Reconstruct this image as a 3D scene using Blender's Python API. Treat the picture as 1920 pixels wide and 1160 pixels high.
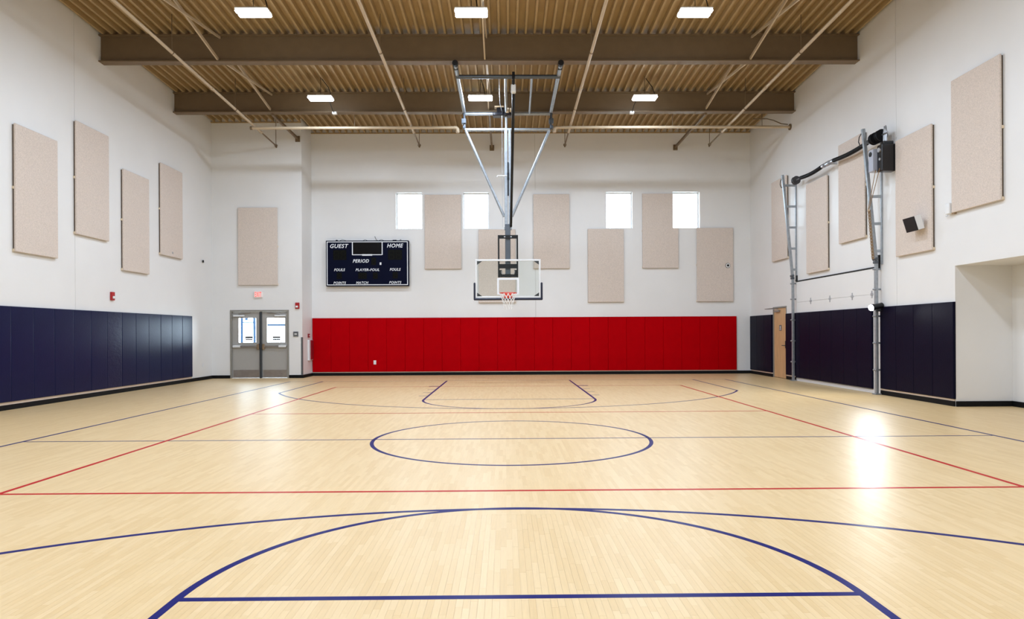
import bpy, math, random
from mathutils import Vector, Matrix
random.seed(7)
PI = math.pi
for o in list(bpy.data.objects):
    bpy.data.objects.remove(o, do_unlink=True)
scene = bpy.context.scene
COL = scene.collection

# ------------------------------------------------------------------ camera
FPX, CY, YAW, ROLL, CAMH = 1268.6, 624.9, 0.0095, -0.0051, 1.405
cam_data = bpy.data.cameras.new('camera')
cam_data.sensor_width = 36.0
cam_data.sensor_fit = 'HORIZONTAL'
cam_data.lens = FPX * 36.0 / 1920.0
cam_data.shift_y = (CY - 580.0) / 1920.0
cam_data.clip_end = 400
cam = bpy.data.objects.new('camera', cam_data)
COL.objects.link(cam)
cam.matrix_world = (Matrix.Translation((0, 0, CAMH)) @ Matrix.Rotation(-YAW, 4, 'Z')
                    @ Matrix.Rotation(PI / 2, 4, 'X') @ Matrix.Rotation(ROLL, 4, 'Z'))
scene.camera = cam

# ------------------------------------------------------------------ daylight outside, exposure
world = bpy.data.worlds.new('overcast_sky')
scene.world = world
world.use_nodes = True
bg = world.node_tree.nodes['Background']
bg.inputs['Color'].default_value = (0.74, 0.88, 1.0, 1)
bg.inputs['Strength'].default_value = 17.0
scene.view_settings.view_transform = 'Standard'
scene.view_settings.look = 'None'
scene.view_settings.gamma = 1.0
scene.view_settings.use_curve_mapping = False
scene.view_settings.exposure = 0.12
LAMP_W = 131.0          # each high-bay fixture
FLASH_W = 52.0          # flash head clamped to the door track

# ------------------------------------------------------------------ room dimensions (metres, camera at x=y=0)
XL, XR, DB, DD, XB = -9.477, 8.392, 23.064, 21.951, -6.575
YF = -5.2                                   # wall behind the camera
def zc(y): return 8.44 - 0.027 * (y - 16.0)  # underside of roof deck

# ------------------------------------------------------------------ materials
MATS = {}
def nt(name):
    m = bpy.data.materials.new(name); m.use_nodes = True
    t = m.node_tree
    return m, t, t.nodes['Principled BSDF']
def mat(name, col, rough=0.5, metal=0.0, spec=0.5, var=0.0, scale=8.0, bump=0.0, bscale=60.0, emit=None, estr=0.0, stretch=None, rvar=0.0):
    m, t, b = nt(name)
    b.inputs['Base Color'].default_value = (*col, 1)
    b.inputs['Roughness'].default_value = rough
    b.inputs['Metallic'].default_value = metal
    b.inputs['Specular IOR Level'].default_value = spec
    tc = None
    if var or bump or rvar:
        tc = t.nodes.new('ShaderNodeTexCoord')
        src = tc.outputs['Object']
        if stretch:
            mp = t.nodes.new('ShaderNodeMapping'); mp.inputs['Scale'].default_value = stretch
            t.links.new(src, mp.inputs['Vector']); src = mp.outputs['Vector']
    if var:
        n = t.nodes.new('ShaderNodeTexNoise'); n.inputs['Scale'].default_value = scale; n.inputs['Detail'].default_value = 4
        t.links.new(src, n.inputs['Vector'])
        r = t.nodes.new('ShaderNodeMapRange')
        r.inputs['From Min'].default_value = 0.3; r.inputs['From Max'].default_value = 0.7
        r.inputs['To Min'].default_value = 1 - var; r.inputs['To Max'].default_value = 1 + var
        t.links.new(n.outputs['Fac'], r.inputs['Value'])
        x = t.nodes.new('ShaderNodeVectorMath'); x.operation = 'SCALE'
        x.inputs[0].default_value = col
        t.links.new(r.outputs['Result'], x.inputs['Scale'])
        t.links.new(x.outputs['Vector'], b.inputs['Base Color'])
    if bump:
        n2 = t.nodes.new('ShaderNodeTexNoise'); n2.inputs['Scale'].default_value = bscale; n2.inputs['Detail'].default_value = 3
        t.links.new(src, n2.inputs['Vector'])
        bp = t.nodes.new('ShaderNodeBump'); bp.inputs['Strength'].default_value = bump; bp.inputs['Distance'].default_value = 0.01
        t.links.new(n2.outputs['Fac'], bp.inputs['Height'])
        t.links.new(bp.outputs['Normal'], b.inputs['Normal'])
    if emit:
        b.inputs['Emission Color'].default_value = (*emit, 1)
        b.inputs['Emission Strength'].default_value = estr
    MATS[name] = m
    return m
def glass(name, tint, refl):
    m = bpy.data.materials.new(name); m.use_nodes = True
    t = m.node_tree
    for n in list(t.nodes): t.nodes.remove(n)
    out = t.nodes.new('ShaderNodeOutputMaterial'); mix = t.nodes.new('ShaderNodeMixShader')
    tr = t.nodes.new('ShaderNodeBsdfTransparent'); tr.inputs['Color'].default_value = (*tint, 1)
    gl = t.nodes.new('ShaderNodeBsdfGlossy'); gl.inputs['Roughness'].default_value = 0.02
    fr = t.nodes.new('ShaderNodeFresnel'); fr.inputs['IOR'].default_value = refl
    t.links.new(fr.outputs['Fac'], mix.inputs['Fac'])
    t.links.new(tr.outputs['BSDF'], mix.inputs[1]); t.links.new(gl.outputs['BSDF'], mix.inputs[2])
    t.links.new(mix.outputs['Shader'], out.inputs['Surface'])
    MATS[name] = m
    return m

mat('wall_paint', (0.812, 0.80, 0.785), 0.42, spec=0.4, var=0.015, scale=1.2, bump=0.04, bscale=90)
mat('sealant', (0.55, 0.53, 0.5), 0.7)
mat('deck_paint', (0.40, 0.28, 0.14), 0.55, var=0.05, scale=3)
mat('roof_board', (0.10, 0.075, 0.05), 0.9)
mat('beam_paint', (0.175, 0.118, 0.063), 0.55, var=0.05, scale=4)
mat('pipe_paint', (0.52, 0.41, 0.28), 0.45)
mat('base_rubber', (0.006, 0.006, 0.007), 0.6, spec=0.15)
mat('nailer', (0.72, 0.58, 0.46), 0.6, var=0.05)
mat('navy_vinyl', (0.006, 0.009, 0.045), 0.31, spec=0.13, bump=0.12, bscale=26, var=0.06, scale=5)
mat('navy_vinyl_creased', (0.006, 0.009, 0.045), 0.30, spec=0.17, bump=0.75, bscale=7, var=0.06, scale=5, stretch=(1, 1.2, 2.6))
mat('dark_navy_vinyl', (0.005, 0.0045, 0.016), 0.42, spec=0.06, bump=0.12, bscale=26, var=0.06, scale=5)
mat('red_vinyl', (0.44, 0.0, 0.003), 0.5, spec=0.02, bump=0.06, bscale=30, var=0.05, scale=4)
mat('acoustic_fabric', (0.69, 0.595, 0.525), 0.95, spec=0.1, var=0.13, scale=55, bump=0.3, bscale=120)
mat('furring', (0.10, 0.065, 0.035), 0.8)
mat('clip_cream', (0.75, 0.62, 0.45), 0.6)
mat('frame_white', (0.85, 0.88, 0.92), 0.35)
mat('door_metal', (0.40, 0.385, 0.36), 0.42, spec=0.5)
mat('frame_metal', (0.26, 0.245, 0.215), 0.45)
mat('mullion_dark', (0.035, 0.04, 0.045), 0.35)
mat('steel', (0.55, 0.57, 0.6), 0.32, metal=0.9, var=0.05)
mat('galvanised', (0.36, 0.39, 0.42), 0.42, metal=0.6, var=0.12, scale=14)
mat('brushed', (0.36, 0.33, 0.31), 0.35, metal=0.7, var=0.08)
mat('bronze', (0.42, 0.30, 0.19), 0.35, metal=0.8)
mat('alu_white', (0.80, 0.81, 0.82), 0.35, metal=0.1)
mat('black', (0.008, 0.008, 0.009), 0.45, spec=0.3)
mat('black_gloss', (0.006, 0.006, 0.008), 0.18)
mat('grey_plastic', (0.12, 0.125, 0.13), 0.45)
mat('white_plastic', (0.82, 0.82, 0.82), 0.4)
mat('sign_white', (0.9, 0.82, 0.8), 0.4, emit=(1, 0.75, 0.7), estr=0.02)
mat('sign_red', (0.8, 0.05, 0.03), 0.4, emit=(1, 0.08, 0.05), estr=1.2)
mat('alarm_red', (0.42, 0.008, 0.012), 0.35)
mat('alarm_clear', (0.85, 0.85, 0.85), 0.15)
mat('maple_door', (0.62, 0.38, 0.19), 0.4, var=0.16, scale=5, stretch=(6, 6, 0.5))
mat('board_navy', (0.002, 0.0035, 0.017), 0.5, spec=0.06)
mat('board_stripe', (0.80, 0.82, 0.86), 0.5)
mat('digit_dark', (0.0018, 0.0018, 0.0014), 0.5, spec=0.1)
mat('led_off', (0.005, 0.0055, 0.0015), 0.4, spec=0.1)
mat('clock_dark', (0.004, 0.003, 0.003), 0.4, spec=0.1)
mat('rim_red', (0.72, 0.045, 0.015), 0.35)
mat('net_white', (0.9, 0.9, 0.9), 0.8)
mat('pad_navy', (0.010, 0.013, 0.035), 0.45)
mat('bracket_dark', (0.03, 0.035, 0.035), 0.5)
mat('mast_grey', (0.10, 0.115, 0.135), 0.35, metal=0.5)
mat('lens', (1, 1, 1), 0.4, emit=(0.84, 0.92, 1.0), estr=26.0)
mat('flash_lens', (1, 1, 1), 0.3, emit=(0.85, 0.92, 1.0), estr=30.0)
mat('spring_black', (0.008, 0.008, 0.009), 0.5, spec=0.12)
mat('drum_grey', (0.06, 0.06, 0.065), 0.4, metal=0.5)
mat('operator_grey', (0.42, 0.44, 0.52), 0.4)
mat('chain_brass', (0.33, 0.22, 0.12), 0.4, metal=0.8)
mat('cabinet_red', (0.25, 0.01, 0.02), 0.35)
mat('concrete', (0.62, 0.61, 0.58), 0.85, var=0.06, scale=2)
mat('outdoor_steel', (0.010, 0.024, 0.05), 0.6, spec=0.1)
mat('navy_line', (0.008, 0.010, 0.12), 0.32, spec=0.04)
mat('red_line', (0.48, 0.010, 0.012), 0.32, spec=0.04)
glass('pane_glass', (0.93, 0.96, 0.97), 1.45)
glass('board_glass', (0.955, 0.98, 0.972), 1.22)

# hardwood: strips 38 mm wide, run away from the camera; tone per strip
SW, SL = 0.038, 0.42
def strip_off(c): return ((c * c * 0.381966) % 1.0) * SL
def hardwood():
    m, t, b = nt('maple_strips')
    N, Lk = t.nodes.new, t.links.new
    geo = N('ShaderNodeNewGeometry'); sep = N('ShaderNodeSeparateXYZ'); Lk(geo.outputs['Position'], sep.inputs[0])
    def mth(op, a, b_=None):
        n = N('ShaderNodeMath'); n.operation = op
        for i, v in enumerate((a, b_)):
            if v is None: continue
            if isinstance(v, (int, float)): n.inputs[i].default_value = v
            else: Lk(v, n.inputs[i])
        return n.outputs[0]
    c = mth('FLOOR', mth('DIVIDE', sep.outputs['X'], SW))
    off = mth('MULTIPLY', mth('FRACT', mth('MULTIPLY', mth('MULTIPLY', c, c), 0.381966)), SL)
    s = mth('FLOOR', mth('DIVIDE', mth('ADD', sep.outputs['Y'], off), SL))
    comb = N('ShaderNodeCombineXYZ'); Lk(c, comb.inputs[0]); Lk(s, comb.inputs[1])
    wn = N('ShaderNodeTexWhiteNoise'); wn.noise_dimensions = '2D'; Lk(comb.outputs[0], wn.inputs['Vector'])
    ramp = N('ShaderNodeValToRGB'); cr = ramp.color_ramp
    cr.elements[0].position = 0.0; cr.elements[0].color = (0.685, 0.472, 0.225, 1)
    cr.elements[1].position = 1.0; cr.elements[1].color = (0.75, 0.542, 0.288, 1)
    e = cr.elements.new(0.25); e.color = (0.706, 0.494, 0.244, 1)
    e = cr.elements.new(0.6); e.color = (0.726, 0.517, 0.264, 1)
    Lk(wn.outputs['Value'], ramp.inputs['Fac'])
    mp = N('ShaderNodeMapping'); mp.inputs['Scale'].default_value = (90, 5, 1); Lk(geo.outputs['Position'], mp.inputs['Vector'])
    addv = N('ShaderNodeVectorMath'); addv.operation = 'ADD'; Lk(mp.outputs['Vector'], addv.inputs[0])
    sc = N('ShaderNodeVectorMath'); sc.operation = 'SCALE'; sc.inputs['Scale'].default_value = 7.3
    Lk(comb.outputs[0], sc.inputs[0]); Lk(sc.outputs['Vector'], addv.inputs[1])
    gn = N('ShaderNodeTexNoise'); gn.inputs['Scale'].default_value = 1.0; gn.inputs['Detail'].default_value = 3
    Lk(addv.outputs['Vector'], gn.inputs['Vector'])
    mr = N('ShaderNodeMapRange'); mr.inputs['From Min'].default_value = 0.25; mr.inputs['From Max'].default_value = 0.75
    mr.inputs['To Min'].default_value = 0.955; mr.inputs['To Max'].default_value = 1.04
    Lk(gn.outputs['Fac'], mr.inputs['Value'])
    fin = N('ShaderNodeVectorMath'); fin.operation = 'SCALE'
    Lk(ramp.outputs['Color'], fin.inputs[0]); Lk(mr.outputs['Result'], fin.inputs['Scale'])
    Lk(fin.outputs['Vector'], b.inputs['Base Color'])
    b.inputs['Roughness'].default_value = 0.37
    b.inputs['Specular IOR Level'].default_value = 0.3
    MATS['maple_strips'] = m
hardwood()

# ------------------------------------------------------------------ mesh helpers
def origin_of(p):
    v = Vector((0, 0, 0))
    while p is not None:
        v += p.location; p = p.parent
    return v
class MB:
    """collects shapes in room coordinates; build() links them as ONE mesh object"""
    def __init__(s): s.v = []; s.f = []; s.sm = []
    def add(s, vs, fs, smooth=False):
        n = len(s.v); s.v += [tuple(p) for p in vs]
        s.f += [tuple(i + n for i in f) for f in fs]; s.sm += [smooth] * len(fs)
        return s
    def box(s, x0, x1, y0, y1, z0, z1):
        x0, x1 = sorted((x0, x1)); y0, y1 = sorted((y0, y1)); z0, z1 = sorted((z0, z1))
        return s.add([(x0, y0, z0), (x1, y0, z0), (x1, y1, z0), (x0, y1, z0), (x0, y0, z1), (x1, y0, z1), (x1, y1, z1), (x0, y1, z1)],
                     [(0, 3, 2, 1), (4, 5, 6, 7), (0, 1, 5, 4), (1, 2, 6, 5), (2, 3, 7, 6), (3, 0, 4, 7)])
    def cbox(s, x0, x1, y0, y1, z0, z1, c):
        """box with chamfered edges"""
        x0, x1 = sorted((x0, x1)); y0, y1 = sorted((y0, y1)); z0, z1 = sorted((z0, z1))
        X, Y, Z = (x0, x1), (y0, y1), (z0, z1); sg = (1, -1)
        vs, idx = [], {}
        for i in (0, 1):
            for j in (0, 1):
                for k in (0, 1):
                    for ax in range(3):
                        p = [X[i] + sg[i] * c, Y[j] + sg[j] * c, Z[k] + sg[k] * c]
                        p[ax] = (X[i], Y[j], Z[k])[ax]
                        idx[(i, j, k, ax)] = len(vs); vs.append(p)
        fs = []
        for ax in range(3):
            o = [a for a in range(3) if a != ax]
            for e in (0, 1):
                q = []
                for (a, b_) in ((0, 0), (1, 0), (1, 1), (0, 1)):
                    t = [0, 0, 0]; t[ax] = e; t[o[0]] = a; t[o[1]] = b_
                    q.append(idx[(*t, ax)])
                fs.append(q)
        for ax in range(3):                       # edge chamfers, edges along ax
            o = [a for a in range(3) if a != ax]
            for a in (0, 1):
                for b_ in (0, 1):
                    t0 = [0, 0, 0]; t1 = [0, 0, 0]
                    t0[ax] = 0; t1[ax] = 1
                    for t in (t0, t1): t[o[0]] = a; t[o[1]] = b_
                    fs.append([idx[(*t0, o[0])], idx[(*t1, o[0])], idx[(*t1, o[1])], idx[(*t0, o[1])]])
        for i in (0, 1):
            for j in (0, 1):
                for k in (0, 1):
                    fs.append([idx[(i, j, k, 0)], idx[(i, j, k, 1)], idx[(i, j, k, 2)]])
        cx = Vector(((x0 + x1) / 2, (y0 + y1) / 2, (z0 + z1) / 2)); out = []
        for f in fs:
            a, b_, d = (Vector(vs[f[0]]), Vector(vs[f[1]]), Vector(vs[f[2]]))
            n = (b_ - a).cross(d - a); m = sum((Vector(vs[i]) for i in f), Vector()) / len(f)
            out.append(f if n.dot(m - cx) > 0 else f[::-1])
        return s.add(vs, out)
    def obox(s, p, ux, uy, uz, a, b_, c):
        """oriented box centred at p with half sizes a,b,c along unit vectors"""
        p, ux, uy, uz = Vector(p), Vector(ux).normalized(), Vector(uy).normalized(), Vector(uz).normalized()
        vs = [p + ux * (i * a) + uy * (j * b_) + uz * (k * c) for k in (-1, 1) for (i, j) in ((-1, -1), (1, -1), (1, 1), (-1, 1))]
        return s.add(vs, [(0, 3, 2, 1), (4, 5, 6, 7), (0, 1, 5, 4), (1, 2, 6, 5), (2, 3, 7, 6), (3, 0, 4, 7)])
    def bar(s, p0, p1, w, h, up=(0, 0, 1)):
        """rectangular bar from p0 to p1"""
        p0, p1 = Vector(p0), Vector(p1); d = (p1 - p0); u = Vector(up)
        sx = d.cross(u).normalized(); sz = sx.cross(d).normalized()
        return s.obox((p0 + p1) / 2, sx, d, sz, w / 2, d.length / 2, h / 2)
    def tube(s, pts, r, n=10, close=False, caps=True):
        pts = [Vector(p) for p in pts]; m = len(pts)
        rr = r if isinstance(r, (list, tuple)) else [r] * m
        rings, prev = [], None
        for i in range(m):
            if close: d = (pts[(i + 1) % m] - pts[i - 1])
            else: d = pts[min(i + 1, m - 1)] - pts[max(i - 1, 0)]
            d.normalize()
            if prev is None:
                a = Vector((0, 0, 1)) if abs(d.z) < 0.9 else Vector((1, 0, 0))
                u = d.cross(a).normalized()
            else:
                u = (prev - d * prev.dot(d)).normalized()
            w = d.cross(u); prev = u
            rings.append([pts[i] + (u * math.cos(2 * PI * k / n) + w * math.sin(2 * PI * k / n)) * rr[i] for k in range(n)])
        vs = [p for rg in rings for p in rg]; fs = []
        for i in range(m if close else m - 1):
            j = (i + 1) % m
            for k in range(n):
                k2 = (k + 1) % n
                fs.append((i * n + k, i * n + k2, j * n + k2, j * n + k))
        s.add(vs, fs, True)
        if caps and not close:
            s.add(rings[0], [tuple(range(n))[::-1]]); s.add(rings[-1], [tuple(range(n))])
        return s
    def prism(s, poly, axis, a, b_):
        """polygon (2-D, in the two other axes) extruded along axis"""
        def P(q, t):
            if axis == 'y': return (q[0], t, q[1])
            if axis == 'x': return (t, q[0], q[1])
            return (q[0], q[1], t)
        n = len(poly)
        vs = [P(q, a) for q in poly] + [P(q, b_) for q in poly]
        area = sum(poly[i][0] * poly[(i + 1) % n][1] - poly[(i + 1) % n][0] * poly[i][1] for i in range(n))
        fs = [tuple(range(n)), tuple(range(n, 2 * n))[::-1]] + [(i, i + n, (i + 1) % n + n, (i + 1) % n) for i in range(n)]
        flip = (area < 0) ^ (axis == 'y') ^ (b_ < a)
        if not flip: fs = [f[::-1] for f in fs]
        return s.add(vs, fs)
    def build(s, name, m, parent=None, origin=None, label=None):
        if parent is not None: org = origin_of(parent)
        elif origin is not None: org = Vector(origin)
        else: org = Vector((0, 0, 0))
        me = bpy.data.meshes.new(name)
        me.from_pydata([Vector(v) - org for v in s.v], [], s.f)
        me.polygons.foreach_set('use_smooth', s.sm)
        me.materials.append(MATS[m]); me.update()
        o = bpy.data.objects.new(name, me); COL.objects.link(o)
        if parent is not None: o.parent = parent
        else: o.location = org
        if label: o['label'] = label
        return o
def tag(o, label, cat, group=None):
    o['label'] = label; o['category'] = cat
    if group: o['group'] = group
    return o
def thing(name, label, cat, loc, group=None):
    o = bpy.data.objects.new(name, None); COL.objects.link(o)
    o.empty_display_size = 0.1; o.location = loc
    return tag(o, label, cat, group)
def struct(o):
    o['kind'] = 'structure'; return o
def sroot(name, loc):
    o = bpy.data.objects.new(name, None); COL.objects.link(o); o.empty_display_size = 0.1
    o.location = loc; return struct(o)
def copy_tree(o, parent=None):
    c = o.copy(); COL.objects.link(c); c.parent = parent
    for ch in list(o.children): copy_tree(ch, c)
    return c
ORD = ['', 'first', 'second', 'third', 'fourth', 'fifth', 'sixth', 'seventh', 'eighth', 'ninth', 'tenth', 'eleventh', 'twelfth',
       'thirteenth', 'fourteenth', 'fifteenth', 'sixteenth', 'seventeenth', 'eighteenth', 'nineteenth', 'twentieth',
       'twenty-first', 'twenty-second', 'twenty-third']
def text_mesh(txt, size, m, name, parent, x, y, z, shear=0.25, weight=0.0, align='CENTER', spacing=1.0, depth=0.0015, fit=None):
    cu = bpy.data.curves.new('lettering', 'FONT'); cu.body = txt; cu.size = size; cu.shear = shear
    cu.align_x = align; cu.align_y = 'CENTER'; cu.offset = weight; cu.extrude = depth; cu.space_character = spacing
    cu.resolution_u = 3
    t = bpy.data.objects.new('tmp', cu); COL.objects.link(t)
    dg = bpy.context.evaluated_depsgraph_get(); dg.update()
    me = bpy.data.meshes.new_from_object(t.evaluated_get(dg))
    bpy.data.objects.remove(t); bpy.data.curves.remove(cu)
    org = origin_of(parent); rot = Matrix.Rotation(PI / 2, 4, 'X')
    xs = [v.co.x for v in me.vertices]; ys = [v.co.y for v in me.vertices]
    ctr = Matrix.Translation((-(min(xs) + max(xs)) / 2, -(min(ys) + max(ys)) / 2, 0))
    fx, fy = fit[0] / (max(xs) - min(xs)), fit[1] / (max(ys) - min(ys))
    me.transform(Matrix.Translation(Vector((x, y, z)) - org) @ rot @ Matrix.Diagonal((fx, fy, 1, 1)) @ ctr)
    me.materials.clear(); me.materials.append(MATS[m])
    o = bpy.data.objects.new(name, me); COL.objects.link(o); o.parent = parent
    return o

def wall_mesh(axis, face, thick, u0, u1, z0, z1, holes):
    """slab with rectangular holes. axis 'x': plane x=face, u=y ; axis 'y': plane y=face, u=x ; body goes face..face+thick"""
    us = sorted({u0, u1, *[h[0] for h in holes], *[h[1] for h in holes]}); zs = sorted({z0, z1, *[h[2] for h in holes], *[h[3] for h in holes]})
    us = [u for u in us if u0 <= u <= u1]; zs = [z for z in zs if z0 <= z <= z1]
    def solid(i, j):
        if i < 0 or j < 0 or i >= len(us) - 1 or j >= len(zs) - 1: return False
        a, b_ = (us[i] + us[i + 1]) / 2, (zs[j] + zs[j + 1]) / 2
        return not any(h[0] < a < h[1] and h[2] < b_ < h[3] for h in holes)
    P = (lambda t, u, z: (t, u, z)) if axis == 'x' else (lambda t, u, z: (u, t, z))
    mb = MB(); A, B_ = face, face + thick
    for i in range(len(us) - 1):
        for j in range(len(zs) - 1):
            if not solid(i, j): continue
            a, b_, c, d = us[i], us[i + 1], zs[j], zs[j + 1]
            mb.add([P(A, a, c), P(A, b_, c), P(A, b_, d), P(A, a, d)], [(0, 1, 2, 3)])
            mb.add([P(B_, a, c), P(B_, b_, c), P(B_, b_, d), P(B_, a, d)], [(3, 2, 1, 0)])
            for (di, dj, e0, e1) in ((-1, 0, (a, c), (a, d)), (1, 0, (b_, c), (b_, d)), (0, -1, (a, c), (b_, c)), (0, 1, (a, d), (b_, d))):
                if not solid(i + di, j + dj):
                    mb.add([P(A, *e0), P(A, *e1), P(B_, *e1), P(B_, *e0)], [(0, 1, 2, 3)])
    return mb
ZT = 9.25

# ================================================================== STRUCTURE
# ---- floor with maple strips
PX0, PX1, PY0, PY1 = -80 * SW, 80 * SW, 3.15, 5.25
floor = MB()
FX0, FX1, FY0, FY1 = XL - 0.2, 9.464 + 0.2, YF - 0.2, DB + 0.2
floor.box(FX0, FX1, FY0, PY0, -0.15, 0); floor.box(FX0, FX1, PY1, FY1, -0.15, 0)
floor.box(FX0, PX0, PY0, PY1, -0.15, 0); floor.box(PX1, FX1, PY0, PY1, -0.15, 0)
floor.box(PX0, PX1, PY0, PY1, -0.15, -0.005)
floor = struct(floor.build('floor', 'maple_strips'))
pieces = []
for c in range(-80, 80):
    off = strip_off(c)
    s = math.floor((PY0 + off) / SL)
    while s * SL - off < PY1:
        a, b_ = max(s * SL - off, PY0), min((s + 1) * SL - off, PY1)
        if b_ - a > 0.004: pieces.append((c, a, b_))
        s += 1
def vis(pc):
    x, y = (pc[0] + 0.5) * SW, (pc[1] + pc[2]) / 2
    inside = abs(x) < 0.755 * y + 0.05 and y > 3.3
    return (0 if inside else 1, -(pc[2] - pc[1]) / y ** 3)
pieces.sort(key=vis)
G = 0.00035
shared = {}
for c, a, b_ in pieces[:300]:
    key = round(b_ - a, 4)
    if key not in shared:
        o = MB().box(G, SW - G, G, key - G, -0.0045, 0).build('plank', 'maple_strips', floor)
        shared[key] = o.data
    else:
        o = bpy.data.objects.new('plank', shared[key]); COL.objects.link(o); o.parent = floor
    o.location = (c * SW, a, 0)
rest = MB()
for c, a, b_ in pieces[300:]:
    rest.box(c * SW + G, (c + 1) * SW - G, a + G, b_ - G, -0.0045, 0)
o = rest.build('planks', 'maple_strips', floor); o['kind'] = 'stuff'

# ---- painted court lines (parts of the floor)
CX0, CY0, HL, HW, R3, S3, FT, RC = 0.073, 9.04, 11.216, 6.498, 6.0, 5.528, 5.787, 1.83
LW = 0.05
def line_seg(mb, x0, y0, x1, y1, w=LW, z=0.0008):
    d = Vector((x1 - x0, y1 - y0, 0)).normalized(); n = Vector((-d.y, d.x, 0)) * w / 2
    p, q = Vector((x0, y0, 0)), Vector((x1, y1, 0))
    vs = [p - n, q - n, q + n, p + n]
    mb.add([(v.x, v.y, 0.0001) for v in vs] + [(v.x, v.y, z) for v in vs],
           [(4, 5, 6, 7), (0, 1, 5, 4), (1, 2, 6, 5), (2, 3, 7, 6), (3, 0, 4, 7)])
def line_arc(mb, cx, cy, r, a0, a1, w=LW, z=0.0008, n=96):
    vs, fs = [], []
    for i in range(n + 1):
        a = a0 + (a1 - a0) * i / n
        for rr, zz in ((r - w / 2, 0.0001), (r - w / 2, z), (r + w / 2, z), (r + w / 2, 0.0001)):
            vs.append((cx + rr * math.cos(a), cy + rr * math.sin(a), zz))
    for i in range(n):
        for k in range(3):
            fs.append((i * 4 + k, i * 4 + k + 1, i * 4 + 4 + k + 1, i * 4 + 4 + k))
    mb.add(vs, [f[::-1] for f in fs])
def cline(fn, m, label):
    mb = MB(); fn(mb); mb.build('court_line', m, floor, label=label)
ymid = CY0
for sgn, nm in ((1, 'far'), (-1, 'near')):
    yb = CY0 + sgn * HL; yft = yb - sgn * FT; ybk = yb - sgn * 1.6
    a0, a1 = (PI, 2 * PI) if sgn > 0 else (0, PI)
    def key_(mb):
        for sx in (-1, 1): line_seg(mb, CX0 + sx * RC, yb, CX0 + sx * RC, yft)
        line_arc(mb, CX0, yft, RC, a0, a1, z=0.00085)
        line_seg(mb, CX0 - RC, yft, CX0 + RC, yft, z=0.00082)
        line_seg(mb, CX0 - HW, yb, CX0 + HW, yb, w=0.03)
    cline(key_, 'navy_line', 'dark blue lane, free-throw circle and baseline at the %s end' % nm)
    def three(mb):
        al = math.acos(S3 / R3)
        if sgn > 0: line_arc(mb, CX0, ybk, R3, PI + al, 2 * PI - al, z=0.00095)
        else: line_arc(mb, CX0, ybk, R3, al, PI - al, z=0.00095)
        yc = ybk - sgn * R3 * math.sin(al)
        for sx in (-1, 1): line_seg(mb, CX0 + sx * S3, yb, CX0 + sx * S3, yc, z=0.00095)
    cline(three, 'navy_line', 'thin dark blue three-point arc at the %s end' % nm)
cline(lambda mb: line_arc(mb, CX0, CY0, RC, 0, 2 * PI, n=128), 'navy_line', 'dark blue centre circle')
cline(lambda mb: line_seg(mb, CX0 - HW, CY0, CX0 + HW, CY0, w=0.04), 'navy_line', 'dark blue half-court line')
for sx, nm in ((-1, 'left'), (1, 'right')):
    cline(lambda mb: line_seg(mb, CX0 + sx * HW, CY0 - HL, CX0 + sx * HW, CY0 + HL, z=0.0009), 'navy_line', 'long dark blue sideline on the %s' % nm)
    cline(lambda mb: line_seg(mb, CX0 + sx * 4.59, CY0 - 9, CX0 + sx * 4.59, CY0 + 9, z=0.0013), 'red_line', 'long red sideline on the %s' % nm)
for yy, nm in ((CY0 - 2.99, 'near'), (CY0 + 2.99, 'far')):
    cline(lambda mb: line_seg(mb, CX0 - 4.59, yy, CX0 + 4.59, yy, z=0.0014, w=0.045), 'red_line', 'straight red cross line, the %s one' % nm)
cline(lambda mb: line_seg(mb, CX0 - 4.59, CY0 + 9, CX0 + 4.59, CY0 + 9, z=0.0014, w=0.03), 'red_line', 'red end line near the far wall')
def ticks(mb):
    for sx in (-1, 1):
        for dy, w, ln in ((18.12, 0.16, 0.28), (17.1, 0.05, 0.2), (16.2, 0.05, 0.2), (15.35, 0.05, 0.2)):
            a = CX0 + sx * (RC + 0.02); line_seg(mb, a, dy, a + sx * ln, dy, w=w, z=0.001)
cline(ticks, 'navy_line', 'short dark lane marks beside the far lane')

# ---- walls
def add_joint(parent, axis, face, u, z0, z1, sgn):
    mb = MB()
    if axis == 'x': mb.box(face + sgn * 0.006, face + sgn * 0.03, u - 0.007, u + 0.007, z0, z1)
    else: mb.box(u - 0.007, u + 0.007, face + sgn * 0.006, face + sgn * 0.03, z0, z1)
    mb.build('joint_sealant', 'sealant', parent)
JL, JR, JB = 15.0, 14.42, 1.031
wl = struct(wall_mesh('x', XL, -0.2, YF, DD + 0.25, 0, ZT, [(JL - 0.006, JL + 0.006, 0, ZT)]).build('wall_left', 'wall_paint'))
add_joint(wl, 'x', XL, JL, 0.1, 8.4, -1)
WIN = [(-3.714, -2.814, 4.98, 6.215), (-1.428, -0.544, 4.98, 6.215), (3.448, 4.353, 4.975, 6.215), (5.729, 6.654, 4.975, 6.215)]
wb = struct(wall_mesh('y', DB, 0.3, XB - 0.2, XR + 0.2, 0, ZT, WIN + [(JB - 0.006, JB + 0.006, 0, 4.9), (JB - 0.006, JB + 0.006, 6.3, ZT)]).build('wall_back', 'wall_paint'))
add_joint(wb, 'y', DB, JB, 1.96, 4.9, 1); add_joint(wb, 'y', DB, JB, 6.3, 8.2, 1)
DX0, DX1, DZ = -8.895, -7.003, 2.205
struct(wall_mesh('y', DD, 0.25, XL - 0.2, XB, 0, ZT, [(DX0, DX1, 0, DZ)]).build('wall_exit', 'wall_paint'))
struct(MB().box(XB - 0.2, XB, DD + 0.25, DB, 0, ZT).build('wall_return', 'wall_paint'))
D2A, D2B, D2Z = 20.11, 21.13, 2.185
AY0, AY1, AZ, AXB = 6.6, 12.545, 2.625, 9.464
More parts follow.
